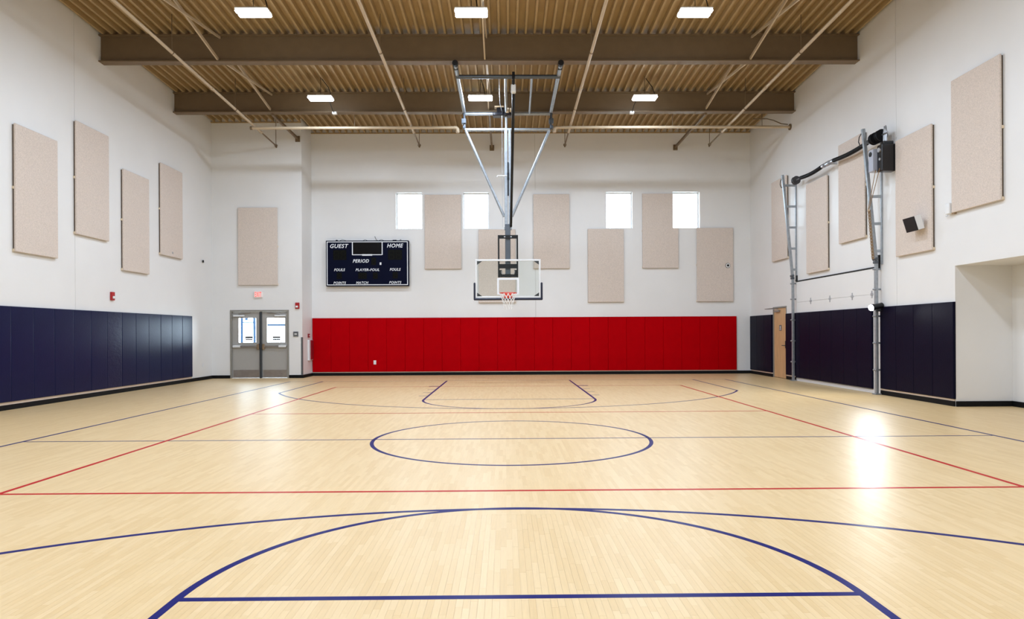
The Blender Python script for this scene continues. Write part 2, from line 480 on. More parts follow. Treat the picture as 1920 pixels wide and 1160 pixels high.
wr = struct(wall_mesh('x', XR, 0.2, YF, DB, 0, ZT, [(D2A, D2B, 0, D2Z), (AY0, AY1, 0, AZ), (JR - 0.006, JR + 0.006, 0, ZT)]).box(XR + 0.125, XR + 0.2, D2A, D2B, 0, D2Z).build('wall_right', 'wall_paint'))  # last box: unseen backing added behind the maple door to block leaking daylight
add_joint(wr, 'x', XR, JR, 0.1, 8.4, 1)
alc = MB()
alc.box(XR + 0.2, AXB, AY1, AY1 + 0.2, 0, AZ); alc.box(XR + 0.2, AXB, AY0 - 0.2, AY0, 0, AZ)
alc.box(AXB, AXB + 0.2, AY0 - 0.2, AY1 + 0.2, 0, AZ + 0.2); alc.box(XR + 0.2, AXB, AY0 - 0.2, AY1 + 0.2, AZ, AZ + 0.2)
struct(alc.build('wall_alcove', 'wall_paint'))
struct(MB().box(XL - 0.2, XR + 0.2, YF - 0.2, YF, 0, ZT).build('wall_front', 'wall_paint'))

# ---- baseboards
def base(name, boxes):
    mb = MB()
    for b_ in boxes: mb.cbox(*b_, 0.006)
    struct(mb.build(name, 'base_rubber'))
BH, BT = 0.1, 0.03
base('baseboard_left', [(XL, XL + BT, YF, DD, 0, BH)])
base('baseboard_exit', [(XL + BT, DX0, DD - BT, DD, 0, BH), (DX1, XB + BT, DD - BT, DD, 0, BH)])
base('baseboard_return', [(XB, XB + BT, DD, DB - BT, 0, BH)])
base('baseboard_back', [(XB, XR - BT, DB - BT, DB, 0, BH)])
base('baseboard_right', [(XR - BT, XR, D2B, DB, 0, BH), (XR - BT, XR, 19.43, D2A, 0, BH), (XR - BT, XR, AY1, 15.03, 0, BH), (XR - BT, XR, YF, AY0, 0, BH)])
base('baseboard_alcove', [(XR, AXB - BT, AY1 - BT, AY1, 0, BH), (AXB - BT, AXB, AY0, AY1, 0, BH)])
# cream nailer strips under the mats
struct(MB().box(XL, XL + 0.022, 10.4, 20.46, BH, 0.15).build('trim_1', 'nailer'))
struct(MB().box(XB + 0.02, 7.885, DB - 0.022, DB, BH, 0.126).build('trim_2', 'nailer'))
t3 = MB(); t3.box(XR - 0.022, XR, 21.14, 23.0, BH, 0.135); t3.box(XR - 0.022, XR, 19.46, 20.09, BH, 0.135); t3.box(XR - 0.022, XR, 12.56, 15.03, BH, 0.135)
struct(t3.build('trim_3', 'nailer'))

# ---- ceiling: sloped roof board with ribbed deck sheets
def sloped(mb, x0, x1, y0, y1, a, b_):
    vs = [(x, y, zc(y) + t) for t in (a, b_) for (x, y) in ((x0, y0), (x1, y0), (x1, y1), (x0, y1))]
    return mb.add(vs, [(0, 3, 2, 1), (4, 5, 6, 7), (0, 1, 5, 4), (1, 2, 6, 5), (2, 3, 7, 6), (3, 0, 4, 7)])
ceil = struct(sloped(MB(), XL - 0.2, XR + 0.2, YF - 0.2, DB + 0.3, 0.12, 0.35).build('ceiling', 'roof_board'))
RP = (XR - XL) / 85.0
def deck_mesh(n, y1):
    prof = []
    for i in range(n):
        x = i * RP
        prof += [(x, 0.115), (x + 0.070, 0.115), (x + 0.082, 0.0), (x + 0.128, 0.0), (x + 0.140, 0.115)]
    prof.append((n * RP, 0.115))
    y0 = YF
    vs = [(x, y, zc(y) + z) for y in (y0, y1) for (x, z) in prof]; k = len(prof)
    return MB().add(vs, [(i, i + k, i + k + 1, i + 1)[::-1] for i in range(k - 1)])
dm = {}
def deck(x_i, n, y1):
    if (n, y1) not in dm:
        o = deck_mesh(n, y1).build('deck_panel', 'deck_paint', ceil); dm[(n, y1)] = o.data
    else:
        o = bpy.data.objects.new('deck_panel', dm[(n, y1)]); COL.objects.link(o); o.parent = ceil
    o.location = (XL + x_i * RP, 0, 0)
led = MB(); led.box(XL, XB, DD - 0.05, DD, zc(DD) - 0.035, zc(DD) - 0.004); led.box(XB, XR, DB - 0.05, DB, zc(DB) - 0.035, zc(DB) - 0.004)
led.build('ledger_angle', 'deck_paint', ceil)
for i in range(4): deck(3 * i, 3, DD)
deck(12, 2, DD)
for i in range(23): deck(14 + 3 * i, 3, DB)
deck(83, 2, DB)

# ---- windows
for n, (x0, x1, z0, z1) in enumerate(WIN):
    w = sroot('window_%d' % (n + 1), ((x0 + x1) / 2, DB + 0.2, z0))
    fr = MB(); t = 0.035
    fr.box(x0, x0 + t, DB + 0.17, DB + 0.23, z0, z1); fr.box(x1 - t, x1, DB + 0.17, DB + 0.23, z0, z1)
    fr.box(x0 + t, x1 - t, DB + 0.17, DB + 0.23, z0, z0 + t); fr.box(x0 + t, x1 - t, DB + 0.17, DB + 0.23, z1 - t, z1)
    fr.build('window_frame', 'frame_white', w)
    MB().box(x0 + t, x1 - t, DB + 0.195, DB + 0.205, z0 + t, z1 - t).build('pane', 'pane_glass', w)

# ---- double exit door
d1 = sroot('door_1', ((DX0 + DX1) / 2, DD + 0.05, 0))
fr = MB()
fr.box(DX0, DX0 + 0.055, DD - 0.02, DD + 0.16, 0, DZ); fr.box(DX1 - 0.055, DX1, DD - 0.02, DD + 0.16, 0, DZ)
fr.box(DX0 + 0.055, DX1 - 0.055, DD - 0.02, DD + 0.16, DZ - 0.055, DZ)
fr.build('door_frame', 'frame_metal', d1)
XM = -7.915
mu = MB(); mu.cbox(XM - 0.035, XM + 0.035, DD - 0.03, DD + 0.1, 0, DZ - 0.055, 0.012); mu.cbox(XM - 0.05, XM + 0.05, DD - 0.045, DD + 0.03, 0.95, 1.12, 0.01)
mu.build('centre_post', 'mullion_dark', d1)
MB().box(DX0 + 0.055, DX1 - 0.055, DD - 0.01, DD + 0.12, 0, 0.012).build('threshold', 'alu_white', d1)
for side in (-1, 1):
    a, b_ = (DX0 + 0.058, XM - 0.037) if side < 0 else (XM + 0.037, DX1 - 0.058)
    g0, g1 = (-8.64, -8.075) if side < 0 else (-7.725, -7.145)
    gz0, gz1 = 1.155, 1.945
    y0 = DD + 0.03
    leaf = wall_mesh('y', y0, 0.045, a, b_, 0.015, DZ - 0.058, [(g0, g1, gz0, gz1)]).build('leaf', 'door_metal', d1)
    st = MB(); t = 0.022
    for q in ((g0 - t, g0, gz0 - t, gz1 + t), (g1, g1 + t, gz0 - t, gz1 + t), (g0, g1, gz0 - t, gz0), (g0, g1, gz1, gz1 + t)):
        st.box(q[0], q[1], y0 - 0.01, y0, q[2], q[3])
    st.build('glazing_bead', 'door_metal', leaf)
    MB().box(g0, g1, y0 + 0.018, y0 + 0.026, gz0, gz1).build('pane', 'pane_glass', leaf)
    nx = g0 + (0.33 if side < 0 else 0.30); nb = MB()
    for k, (ww, hh, dz) in enumerate(((0.25, 0.07, 0.165), (0.24, 0.05, 0.095), (0.21, 0.025, 0.05))):
        nb.box(nx - ww / 2, nx + ww / 2, y0 + 0.0145, y0 + 0.018, gz0 + dz - hh / 2, gz0 + dz + hh / 2)
    nb.build('notice_sticker', 'grey_plastic', leaf, label='small grey printed notice on the glass')
    MB().box(a + 0.03, b_ - 0.03, y0 - 0.004, y0, 0.03, 0.27).build('kick_plate', 'brushed', leaf)
    pb = MB(); hx = b_ - 0.02 if side < 0 else a + 0.02
    pb.cbox(a + 0.02, b_ - 0.02, y0 - 0.07, y0 - 0.03, 1.00, 1.055, 0.008)
    pb.build('push_bar', 'brushed', leaf)
    e0, e1 = (a + 0.03, a + 0.27) if side < 0 else (b_ - 0.27, b_ - 0.03)
    MB().cbox(e0, e1, y0 - 0.085, y0 - 0.0, 0.995, 1.065, 0.008).build('push_bar_end', 'alu_white', leaf)
    h0, h1 = (b_ - 0.09, b_ - 0.015) if side < 0 else (a + 0.015, a + 0.09)
    MB().cbox(h0, h1, y0 - 0.08, y0, 0.93, 1.11, 0.012).build('latch_case', 'bronze', leaf)
    c0 = a + 0.05 if side < 0 else b_ - 0.40
    MB().cbox(c0, c0 + 0.35, y0 - 0.07, y0, 1.99, 2.045, 0.008).build('door_closer', 'alu_white', leaf)
    MB().tube([(c0 + 0.17, y0 - 0.05, 2.05), (c0 + 0.17, y0 - 0.05, 2.085), (c0 + (0.55 if side < 0 else -0.25), y0 - 0.03, 2.12)], 0.012, 8).build('closer_arm', 'brushed', leaf)

# ---- maple side door in the right wall
d2 = sroot('door_2', (XR, (D2A + D2B) / 2, 0))
fr = MB()
fr.box(XR - 0.012, XR + 0.12, D2A, D2A + 0.04, 0, D2Z); fr.box(XR - 0.012, XR + 0.12, D2B - 0.04, D2B, 0, D2Z)
fr.box(XR - 0.012, XR + 0.12, D2A + 0.04, D2B - 0.04, D2Z - 0.04, D2Z)
fr.build('door_frame', 'frame_metal', d2)
leaf = MB().cbox(XR + 0.012, XR + 0.057, D2A + 0.043, D2B - 0.043, 0.012, D2Z - 0.043, 0.003).build('leaf', 'maple_door', d2)
MB().box(XR + 0.004, XR + 0.0115, 20.52, 20.68, 1.45, 1.62).build('room_sign', 'grey_plastic', leaf, label='small dark square sign with a pale figure')
sg = MB(); sg.box(XR + 0.0025, XR + 0.0035, 20.575, 20.625, 1.51, 1.59); sg.box(XR + 0.0025, XR + 0.0035, 20.545, 20.655, 1.475, 1.495)
sg.build('sign_figure', 'white_plastic', leaf)
lv = MB(); lv.cbox(XR + 0.0, XR + 0.012, 20.195, 20.25, 0.92, 1.14, 0.004); lv.tube([(XR + 0.005, 20.22, 1.0), (XR - 0.05, 20.22, 1.0), (XR - 0.05, 20.36, 1.0)], 0.011, 8)
lv.build('lever_handle', 'bracket_dark', leaf)
cl = MB(); cl.cbox(XR - 0.055, XR + 0.012, 20.6, 20.95, 2.02, 2.08, 0.008)
cl.tube([(XR - 0.03, 20.7, 2.085), (XR - 0.03, 20.7, 2.11), (XR - 0.32, 20.98, 2.12), (XR - 0.02, 21.1, 2.15)], 0.011, 8)
cl.build('door_closer', 'brushed', leaf)

# ================================================================== ROOF STEEL, PIPES, LAMPS
def ibeam(y, z0, z1, label):
    t = thing('roof_beam', label, 'beam', (0, y, z0), 'steel roof beams')
    MB().box(XL + 0.002, XR - 0.002, y - 0.012, y + 0.012, z0 + 0.026, z1 - 0.022).build('web', 'beam_paint', t)
    MB().box(XL + 0.002, XR - 0.002, y - 0.115, y + 0.115, z0, z0 + 0.026).build('bottom_flange', 'beam_paint', t)
    MB().box(XL + 0.002, XR - 0.002, y - 0.115, y + 0.115, z1 - 0.022, z1).build('top_flange', 'beam_paint', t)
B1, B2, B0 = 16.0, 19.53, 12.47
ibeam(B0, 7.835, zc(B0) - 0.008, 'brown steel roof beam nearest the camera')
ibeam(B1, 7.80, zc(B1) - 0.008, 'long brown steel roof beam, the upper and larger of two in view')
ibeam(B2, 7.765, zc(B2) - 0.008, 'brown steel roof beam closer to the back wall, behind the upper one')
for xb, nm in ((-6.69, 'left'), (-0.435, 'middle'), (5.83, 'right')):
    for (ya, yb, nm2) in ((B0, B1, 'in front of the upper beam'), (B1, B2, 'between the two visible roof beams')):
        t = thing('cross_brace', 'tan X-shaped steel brace %s, %s one' % (nm2, nm), 'brace', (xb, (ya + yb) / 2, 8.1), 'x-braces between roof beams')
        MB().bar((xb - 0.02, ya + 0.05, zc(ya) - 0.06), (xb - 0.02, yb - 0.06, 7.86), 0.035, 0.07).build('brace_bar', 'pipe_paint', t)
        MB().bar((xb + 0.02, ya + 0.05, 7.88), (xb + 0.02, yb - 0.06, zc(yb) - 0.06), 0.035, 0.05).build('brace_bar', 'pipe_paint', t)
    yw = DD if xb < XB else DB
    t = thing('wall_strut', 'tan steel strut from far roof beam to the back wall, %s one' % nm, 'strut', (xb, yw, 7.7), 'struts to the back wall')
    MB().bar((xb, B2 + 0.02, 7.75), (xb, yw - 0.02, 7.74), 0.06, 0.07).build('strut_bar', 'beam_paint', t)
    MB().cbox(xb - 0.075, xb + 0.075, yw - 0.03, yw, 7.63, 7.82, 0.005).build('wall_plate', 'beam_paint', t)

# sprinkler branch pipes
for xp, nm in ((-7.33, 'far left'), (-2.74, 'centre left'), (1.94, 'centre right'), (6.61, 'far right')):
    zp = lambda y: 7.70 - 0.0262 * (y - 12.7)
    t = thing('sprinkler_pipe', 'cream sprinkler pipe running along the roof, %s of four' % nm, 'pipe', (xp, 12, zp(12)), 'sprinkler branch pipes')
    MB().tube([(xp, YF + 0.1, zp(YF)), (xp, 20.42, zp(20.42))], 0.036, 12).build('pipe', 'pipe_paint', t)
    MB().tube([(xp, 20.36, zp(20.36)), (xp, 20.46, zp(20.46))], 0.046, 12).build('coupling', 'pipe_paint', t)
    MB().tube([(xp, 20.46, zp(20.46)), (xp, 21.8, zp(21.8))], 0.022, 10).build('end_pipe', 'beam_paint', t)
    MB().tube([(xp, 21.8, zp(21.8) + 0.03), (xp, 21.8, zp(21.8) - 0.06)], [0.04, 0.02], 10).build('sprinkler_head', 'beam_paint', t)
    MB().tube([(xp, 17.0, zp(17.0)), (xp, 17.06, zp(17.06))], 0.045, 12).build('coupling', 'pipe_paint', t)
    for yh in (6.0, 10.5, 15.0, 18.5, 21.76):
        h = MB(); r = 0.044
        h.tube([(xp, yh, zp(yh) + r), (xp, yh, zc(yh) + 0.02)], 0.010, 8)
        h.tube([(xp + r * math.cos(a), yh, zp(yh) + r * math.sin(a)) for a in [2 * PI * k / 14 for k in range(14)]], 0.008, 6, close=True)
        h.build('pipe_hanger', 'beam_paint', t)
# sprinkler mains behind the far beam
for (xa, xb, nm, wall_) in ((-7.375, -1.37, 'left of the hoop', False), (8.39, 1.46, 'right of the hoop', True)):
    t = thing('sprinkler_main', 'cream horizontal sprinkler main under the far beam, %s' % nm, 'pipe', (xa, 19.78, 7.42), 'sprinkler mains')
    s = 1 if xb > xa else -1
    MB().tube([(xa, 19.78, 7.422), (xb - s * 0.08, 19.78, 7.422)], 0.042, 12).build('pipe', 'pipe_paint', t)
    MB().tube([(xb - s * 0.1, 19.78, 7.422), (xb - s * 0.04, 19.78, 7.417), (xb - s * 0.005, 19.78, 7.387), (xb, 19.78, 7.337), (xb, 19.78, 7.277)], 0.052, 12).build('elbow', 'pipe_paint', t)
    if not wall_: MB().tube([(xa - 0.03, 19.78, 7.422), (xa + 0.03, 19.78, 7.422)], 0.052, 14).build('end_cap', 'beam_paint', t)
    else: MB().tube([(xa, 19.78, 7.422), (xa - 0.03, 19.78, 7.422)], 0.09, 14).build('wall_flange', 'beam_paint', t)
    for k in range(3):
        xh = xa + (xb - xa) * (0.12 + 0.38 * k)
        MB().tube([(xh, 19.78, 7.45), (xh, 19.78, zc(19.78) + 0.02)], 0.009, 8).build('pipe_hanger', 'beam_paint', t)
t = MB().tube([(7.35, 19.9, 7.70), (7.75, 19.9, 7.70), (7.95, 19.92, 7.66), (8.2, 19.96, 7.57), (8.39, 19.96, 7.55)], 0.016, 8)
t.tube([(7.6, 19.9, 7.70), (7.6, 19.9, 8.35)], 0.012, 8)
tag(t.build('conduit', 'beam_paint', origin=(7.35, 19.9, 7.7)), 'thin bent conduit from the far beam to the right wall', 'conduit')

# high-bay lamps
def make_lamp(cord, top):
    t = thing('high_bay_lamp', '', 'lamp', (0, 0, 0), 'linear high-bay lamps')
    h = MB(); h.cbox(-0.325, 0.325, -0.15, 0.15, 0.01, 0.045, 0.01); h.cbox(-0.11, 0.11, -0.08, 0.08, 0.045, 0.085, 0.01)
    h.build('housing', 'alu_white', t)
    for s in (-1, 1):
        MB().cbox(-0.325, 0.325, s * 0.09 - 0.056, s * 0.09 + 0.056, -0.05, 0.0095, 0.02).build('lens', 'lens', t)
    MB().tube([(0, 0, top), (0, 0, 0.08)], 0.006, 6).build('suspension_cord', 'black', t)
    MB().tube([(0, 0, top - 0.01), (0.2 * cord, 0.01, top - 0.09), (0.75 * cord, 0.02, 0.5 * top), (0.96 * cord, 0.02, 0.12), (cord, 0.02, 0.047)], 0.011, 8).build('power_cord', 'black', t)
    ld = bpy.data.lights.new('lamp_light', 'AREA'); ld.shape = 'RECTANGLE'; ld.size = 0.6; ld.size_y = 0.28
    ld.energy = LAMP_W; ld.color = (0.73, 0.865, 1.05)
    lo = bpy.data.objects.new('lamp_light', ld); COL.objects.link(lo); lo.parent = t; lo.location = (0, 0, -0.056)
    return t
lamps = {}
LX = ((-5.01, 'left'), (-0.655, 'middle'), (3.845, 'right'))
LZ = 7.85
LY = ((18.5, 'back row under the far beam'), (13.58, 'front row at the top of the picture'), (8.66, 'row above mid court, out of view'), (3.74, 'row above the near lane, out of view'), (-1.18, 'row behind the camera'))
for y, nm in LY:
    for x, nx in LX:
        k = (nx == 'middle', y)
        if k in lamps: o = copy_tree(lamps[k])
        else: o = lamps[k] = make_lamp(0.12 if k[0] else 0.28, zc(y) - LZ + 0.06)
        o.location = (x, y, LZ); o['label'] = 'bright white high-bay lamp, %s of the %s' % (nx, nm)
for (u, nm) in ((-4.86, 'left'), (3.66, 'right')):
    t = thing('junction_box', 'small white box on the far beam under the %s lamp cord' % nm, 'junction box', (u, 19.42, 7.72), 'boxes on the far beam')
    MB().cbox(u - 0.06, u + 0.06, 19.36, 19.48, 7.70, 7.764, 0.006).build('box', 'white_plastic', t)
    MB().tube([(u, 19.34, 7.73), (u - 0.01, 19.2, 7.76), (u - 0.005, 19.0, 7.83), (u + 0.02, 18.66, 7.89)], 0.010, 8).build('cord', 'black', t)

# ================================================================== WALL MATS
def mat_mesh(w, h, d, bulge):
    """padded panel: local x across (0..w), y = thickness (front at -d), z up (0..h)"""
    nx, nz = 7, 9; c = 0.007
    xs = [0, c, 2 * c] + [c + (w - 2 * c) * i / (nx - 1) for i in range(1, nx - 1)] + [w - 2 * c, w - c, w]
    zs = [0, c, 2 * c] + [c + (h - 2 * c) * i / (nz - 1) for i in range(1, nz - 1)] + [h - 2 * c, h - c, h]
    vs, fs = [], []
    for j, z in enumerate(zs):
        for i, x in enumerate(xs):
            e = (i in (0, len(xs) - 1)) or (j in (0, len(zs) - 1))
            y = -(d - 0.015) if e else -(d - 0.003) - bulge * math.sin(PI * x / w) * math.sin(PI * z / h) ** 0.5
            vs.append((x, y, z))
    A, B_ = len(xs), len(zs)
    for j in range(B_ - 1):
        for i in range(A - 1):
            fs.append((j * A + i, j * A + i + 1, (j + 1) * A + i + 1, (j + 1) * A + i))
    smf = [not (i == 0 or j == 0 or i == A - 2 or j == B_ - 2) for j in range(B_ - 1) for i in range(A - 1)]
    n = len(vs)
    ring = [i for i in range(A)] + [j * A + A - 1 for j in range(1, B_)] + [(B_ - 1) * A + i for i in range(A - 2, -1, -1)] + [j * A for j in range(B_ - 2, 0, -1)]
    back = [(vs[i][0], -0.001, vs[i][2]) for i in ring]
    mb = MB(); mb.v = vs + back; mb.f = list(fs); mb.sm = smf
    R_ = len(ring)
    for k in range(R_):
        k2 = (k + 1) % R_
        mb.f.append((ring[k], n + k, n + k2, ring[k2])); mb.sm.append(False)
    mb.f.append(tuple(n + k for k in range(R_))); mb.sm.append(False)
    return mb
def place_mat(proto, loc, rz, label, group):
    if proto.get('used'): o = proto.copy(); COL.objects.link(o)
    else: o = proto
    proto['used'] = 1
    o.location = loc; o.rotation_euler = (0, 0, rz); tag(o, label, 'wall mat', group)
    return o
# left wall, counted from the far (door) end
PLW = 0.6227
ml = mat_mesh(PLW - 0.001, 1.822, 0.05, 0.0015).build('wall_mat', 'navy_vinyl')
made = []
for k in range(14):
    yy = 20.463 - PLW * (k + 1)
    lab = 'navy vinyl wall mat on the left wall, %s from the door end' % ORD[k + 1] if k else 'navy vinyl wall mat at the door end of the left wall'
    if k == 6:
        lab = 'wrinkled navy wall mat on the left wall, seventh from the door end'
        o = mat_mesh(PLW - 0.001, 1.822, 0.05, 0.003).build('wall_mat', 'navy_vinyl_creased'); p = o
    else: p = ml
    made.append(place_mat(p, (XL + random.uniform(0.002, 0.007), yy + 0.001, 0.152), PI / 2, lab, 'navy mats on the left wall'))
# note: rotation +90 deg sends local x -> +y and front (-y) -> +x
# back wall
PBW = (7.889 + 6.558) / 23
mr_ = mat_mesh(PBW - 0.001, 1.828, 0.05, 0.001).build('wall_mat', 'red_vinyl')
for k in range(23):
    lab = 'red vinyl wall mat on the back wall, %s from the left' % ORD[k + 1]
    if k == 0: lab = 'red vinyl wall mat at the left end of the back wall row'
    if k == 22: lab = 'red vinyl wall mat at the right end of the back wall row'
    if k == 3: lab = 'red vinyl wall mat with a white outlet near its foot'
    place_mat(mr_, (-6.558 + PBW * k + 0.001, DB - 0.002, 0.128), 0, lab, 'red mats on the back wall')
# right wall: far corner group, one beside the door, the overhead-door group, near group
RM = [(23.02, 22.398, 'in the far right corner'), (22.397, 21.775, 'second from the far right corner'), (21.774, 21.15, 'left of the maple door')]
RM += [(20.09, 19.47, 'just right of the maple door')]
RMD = [(19.36, 19.09)] + [(19.08 - 0.6285 * k, 19.08 - 0.6285 * (k + 1) + 0.001) for k in range(6)]
for k, (a, b_) in enumerate(RMD): RM.append((a, b_, 'on the overhead door, %s from its left track' % ORD[k + 1]))
RMN = [(15.00 - 0.6175 * k, 15.00 - 0.6175 * (k + 1) + 0.001) for k in range(4)]
for k, (a, b_) in enumerate(RMN): RM.append((a, b_, 'right of the flash lamp, %s from the door track' % ORD[k + 1]))
cache = {}
for k, (a, b_, nm) in enumerate(RM):
    on_door = 4 <= k <= 10
    w = round(a - b_ - 0.001, 4)
    z0, z1 = (0.105, 1.955) if on_door else (0.14, 1.955)
    key = (w, z0)
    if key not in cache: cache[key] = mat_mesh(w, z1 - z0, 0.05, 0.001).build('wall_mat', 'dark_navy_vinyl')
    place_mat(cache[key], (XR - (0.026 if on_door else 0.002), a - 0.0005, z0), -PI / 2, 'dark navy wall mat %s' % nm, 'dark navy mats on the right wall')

# ================================================================== ACOUSTIC PANELS
def acoustic(axis, face, sgn, u0, u1, z0, z1, label, notch=None, group='tan acoustic panels'):
    """sgn: direction into the room"""
    face = face + sgn * 0.002
    P0, P1 = face + sgn * 0.028, face + sgn * 0.068
    uc = (u0 + u1) / 2
    loc = (face, uc, z0) if axis == 'x' else (uc, face, z0)
    t = thing('acoustic_panel', label, 'acoustic panel', loc, group)
    def bx(mb, a, b_, c, d, e, f, ch=0.0):
        q = (a, b_, c, d, e, f) if axis == 'x' else (c, d, a, b_, e, f)
        return mb.cbox(*q, ch) if ch else mb.box(*q)
    if notch:
        pu, pz = notch
        poly = [(u0, z0), (u1, z0), (u1, pz), (pu, pz), (pu, z1), (u0, z1)]
        MB().prism(poly, 'y', P1, P0).build('board', 'acoustic_fabric', t)
    else:
        bx(MB(), P0, P1, u0, u1, z0, z1, 0.008).build('board', 'acoustic_fabric', t)
    f = MB(); i = 0.018
    zt = z1 if not notch else notch[1]
    for (a, b_, c, d) in ((u0 + i, u0 + i + 0.05, z0 + i, z1 - i), (u1 - i - 0.05, u1 - i, z0 + i, zt - i), (u0 + i + 0.05, u1 - i - 0.05, z0 + i, z0 + i + 0.05)):
        bx(f, face, P0, a, b_, c, d)
    f.build('furring', 'furring', t)
    for zz in (z0 + 0.03, (z0 + z1) / 2):
        for uu in (u0, u1):
            if notch and uu == u1 and zz > notch[1]: continue
            s = 1 if uu == u0 else -1
            bx(MB(), face, P0 + sgn * 0.012, uu - s * 0.006, uu + s * 0.03, zz - 0.025, zz + 0.025).build('clip', 'clip_cream', t)
    return t
for (a, b_, z0, z1, nm) in ((13.10, 14.335, 3.03, 5.50, 'lower tan acoustic panel on the left wall, nearest the camera'),
                            (14.95, 16.18, 3.64, 6.135, 'higher tan acoustic panel on the left wall, nearer the camera'),
                            (16.78, 17.99, 3.012, 5.52, 'lower tan acoustic panel on the left wall above the red alarm'),
                            (18.605, 19.842, 3.615, 6.135, 'higher tan acoustic panel on the left wall, farthest from the camera')):
    acoustic('x', XL, 1, a, b_, z0, z1, nm)
acoustic('y', DD, -1, -8.61, -7.341, 3.003, 5.505, 'tan acoustic panel above the exit sign and double door')
for (a, b_, z0, z1, nm, nt_) in ((-2.729, -1.493, 3.606, 6.13, 'tan acoustic panel between the first and second windows', None),
                            (-0.906, 0.351, 2.455, 4.945, 'tan acoustic panel directly behind the glass backboard', None),
                            (0.968, 2.191, 3.608, 6.136, 'tan acoustic panel just right of the hoop mast', None),
                            (2.816, 4.04, 2.456, 4.95, 'tan acoustic panel below the third window', None),
                            (4.678, 5.903, 3.611, 6.143, 'tan acoustic panel notched around the rightmost window', (5.725, 4.975)),
                            (6.53, 7.776, 2.457, 4.97, 'tan acoustic panel with a round black sensor, below the rightmost window', None)):
    acoustic('y', DB, -1, a, b_, z0, z1, nm, nt_)
for (a, b_, z0, z1, nm) in ((19.935, 21.06, 3.59, 6.055, 'farthest tan acoustic panel on the right wall, behind the left track'),
                            (17.42, 18.63, 3.007, 5.47, 'lower tan acoustic panel on the right wall between the door tracks'),
                            (15.594, 16.81, 3.59, 6.043, 'higher tan acoustic panel on the right wall between the door tracks'),
                            (13.127, 14.345, 2.993, 5.458, 'tan acoustic panel behind the wall loudspeaker'),
                            (11.288, 12.537, 3.608, 6.063, 'nearest and largest looking tan acoustic panel on the right wall')):
    acoustic('x', XR, -1, a, b_, z0, z1, nm)

# ================================================================== SCOREBOARD
SX0, SX1, SZ0, SZ1 = -6.05, -3.26, 3.03, 4.565
sy = DB - 0.17
sb = thing('scoreboard', 'navy scoreboard with white lettering and dark unlit digits', 'scoreboard', ((SX0 + SX1) / 2, DB, SZ0))
MB().cbox(SX0, SX1, sy, DB - 0.02, SZ0, SZ1, 0.006).build('cabinet', 'board_navy', sb)
MB().box(SX0 + 0.3, SX1 - 0.3, DB - 0.02, DB, SZ0 + 0.2, SZ1 - 0.2).build('wall_bracket', 'black', sb)
st = MB(); e = 0.03; w = 0.026; yf = sy - 0.002
def rect_ring(mb, x0, x1, z0, z1, w, y):
    mb.box(x0, x0 + w, y, y + 0.002, z0, z1); mb.box(x1 - w, x1, y, y + 0.002, z0, z1)
    mb.box(x0 + w, x1 - w, y, y + 0.002, z0, z0 + w); mb.box(x0 + w, x1 - w, y, y + 0.002, z1 - w, z1)
rect_ring(st, SX0 + e, SX1 - e, SZ0 + e, SZ1 - e, w, yf)
st.build('border_stripe', 'board_stripe', sb)
def sxp(z_px): return SX0 + (z_px - 105) / (1615 - 105) * (SX1 - SX0)
def szp(z_px): return SZ1 - (z_px - 190) / (1025 - 190) * (SZ1 - SZ0)
ck = MB().box(sxp(600), sxp(1120), yf - 0.001, yf + 0.001, szp(437), szp(222)).build('clock_window', 'clock_dark', sb)
cs = MB(); w2 = 0.026
cs.box(sxp(580), sxp(597), yf - 0.002, yf + 0.001, szp(455), szp(215)); cs.box(sxp(1123), sxp(1140), yf - 0.002, yf + 0.001, szp(455), szp(215))
cs.box(sxp(597), sxp(1123), yf - 0.002, yf + 0.001, szp(457), szp(443))
cs.build('clock_border', 'board_stripe', sb)
MB().box(sxp(765), sxp(950), yf - 0.006, yf + 0.001, szp(468), szp(440)).build('name_plate', 'board_stripe', sb)
MB().box(sxp(1085), sxp(1116), yf - 0.004, yf + 0.001, szp(638), szp(592)).build('possession_lamp', 'board_stripe', sb)
def digits(px0, px1, pz0, pz1, n):
    p = MB().box(sxp(px0), sxp(px1), yf - 0.001, yf + 0.001, szp(pz1), szp(pz0)).build('digit_window', 'digit_dark', sb)
    W = (sxp(px1) - sxp(px0)) / n; H = szp(pz0) - szp(pz1); m_ = MB(); y0, y1 = yf - 0.003, yf - 0.001
    for k in range(n):
        a = sxp(px0) + W * (k + 0.15); b_ = a + W * 0.7; z0 = szp(pz1) + H * 0.08; z1 = szp(pz0) - H * 0.08; zm = (z0 + z1) / 2; t = min(0.02, W * 0.15)
        for q in ((a + t, b_ - t, z0, z0 + t), (a + t, b_ - t, z1 - t, z1), (a + t, b_ - t, zm - t / 2, zm + t / 2), (a, a + t, z0 + t, zm - t), (a, a + t, zm + t, z1 - t), (b_ - t, b_, z0 + t, zm - t), (b_ - t, b_, zm + t, z1 - t)):
            m_.box(q[0], q[1], y0, y1, q[2], q[3])
    m_.build('digit_segments', 'led_off', p)
digits(235, 480, 360, 545, 2); digits(1235, 1495, 360, 545, 2); digits(300, 395, 775, 895, 1); digits(1320, 1415, 765, 890, 1)
digits(690, 850, 775, 895, 2); digits(960, 1050, 775, 895, 1); digits(930, 1020, 500, 640, 1)
KX = (SX1 - SX0) / (1615 - 105); KZ = (SZ1 - SZ0) / (1025 - 190)
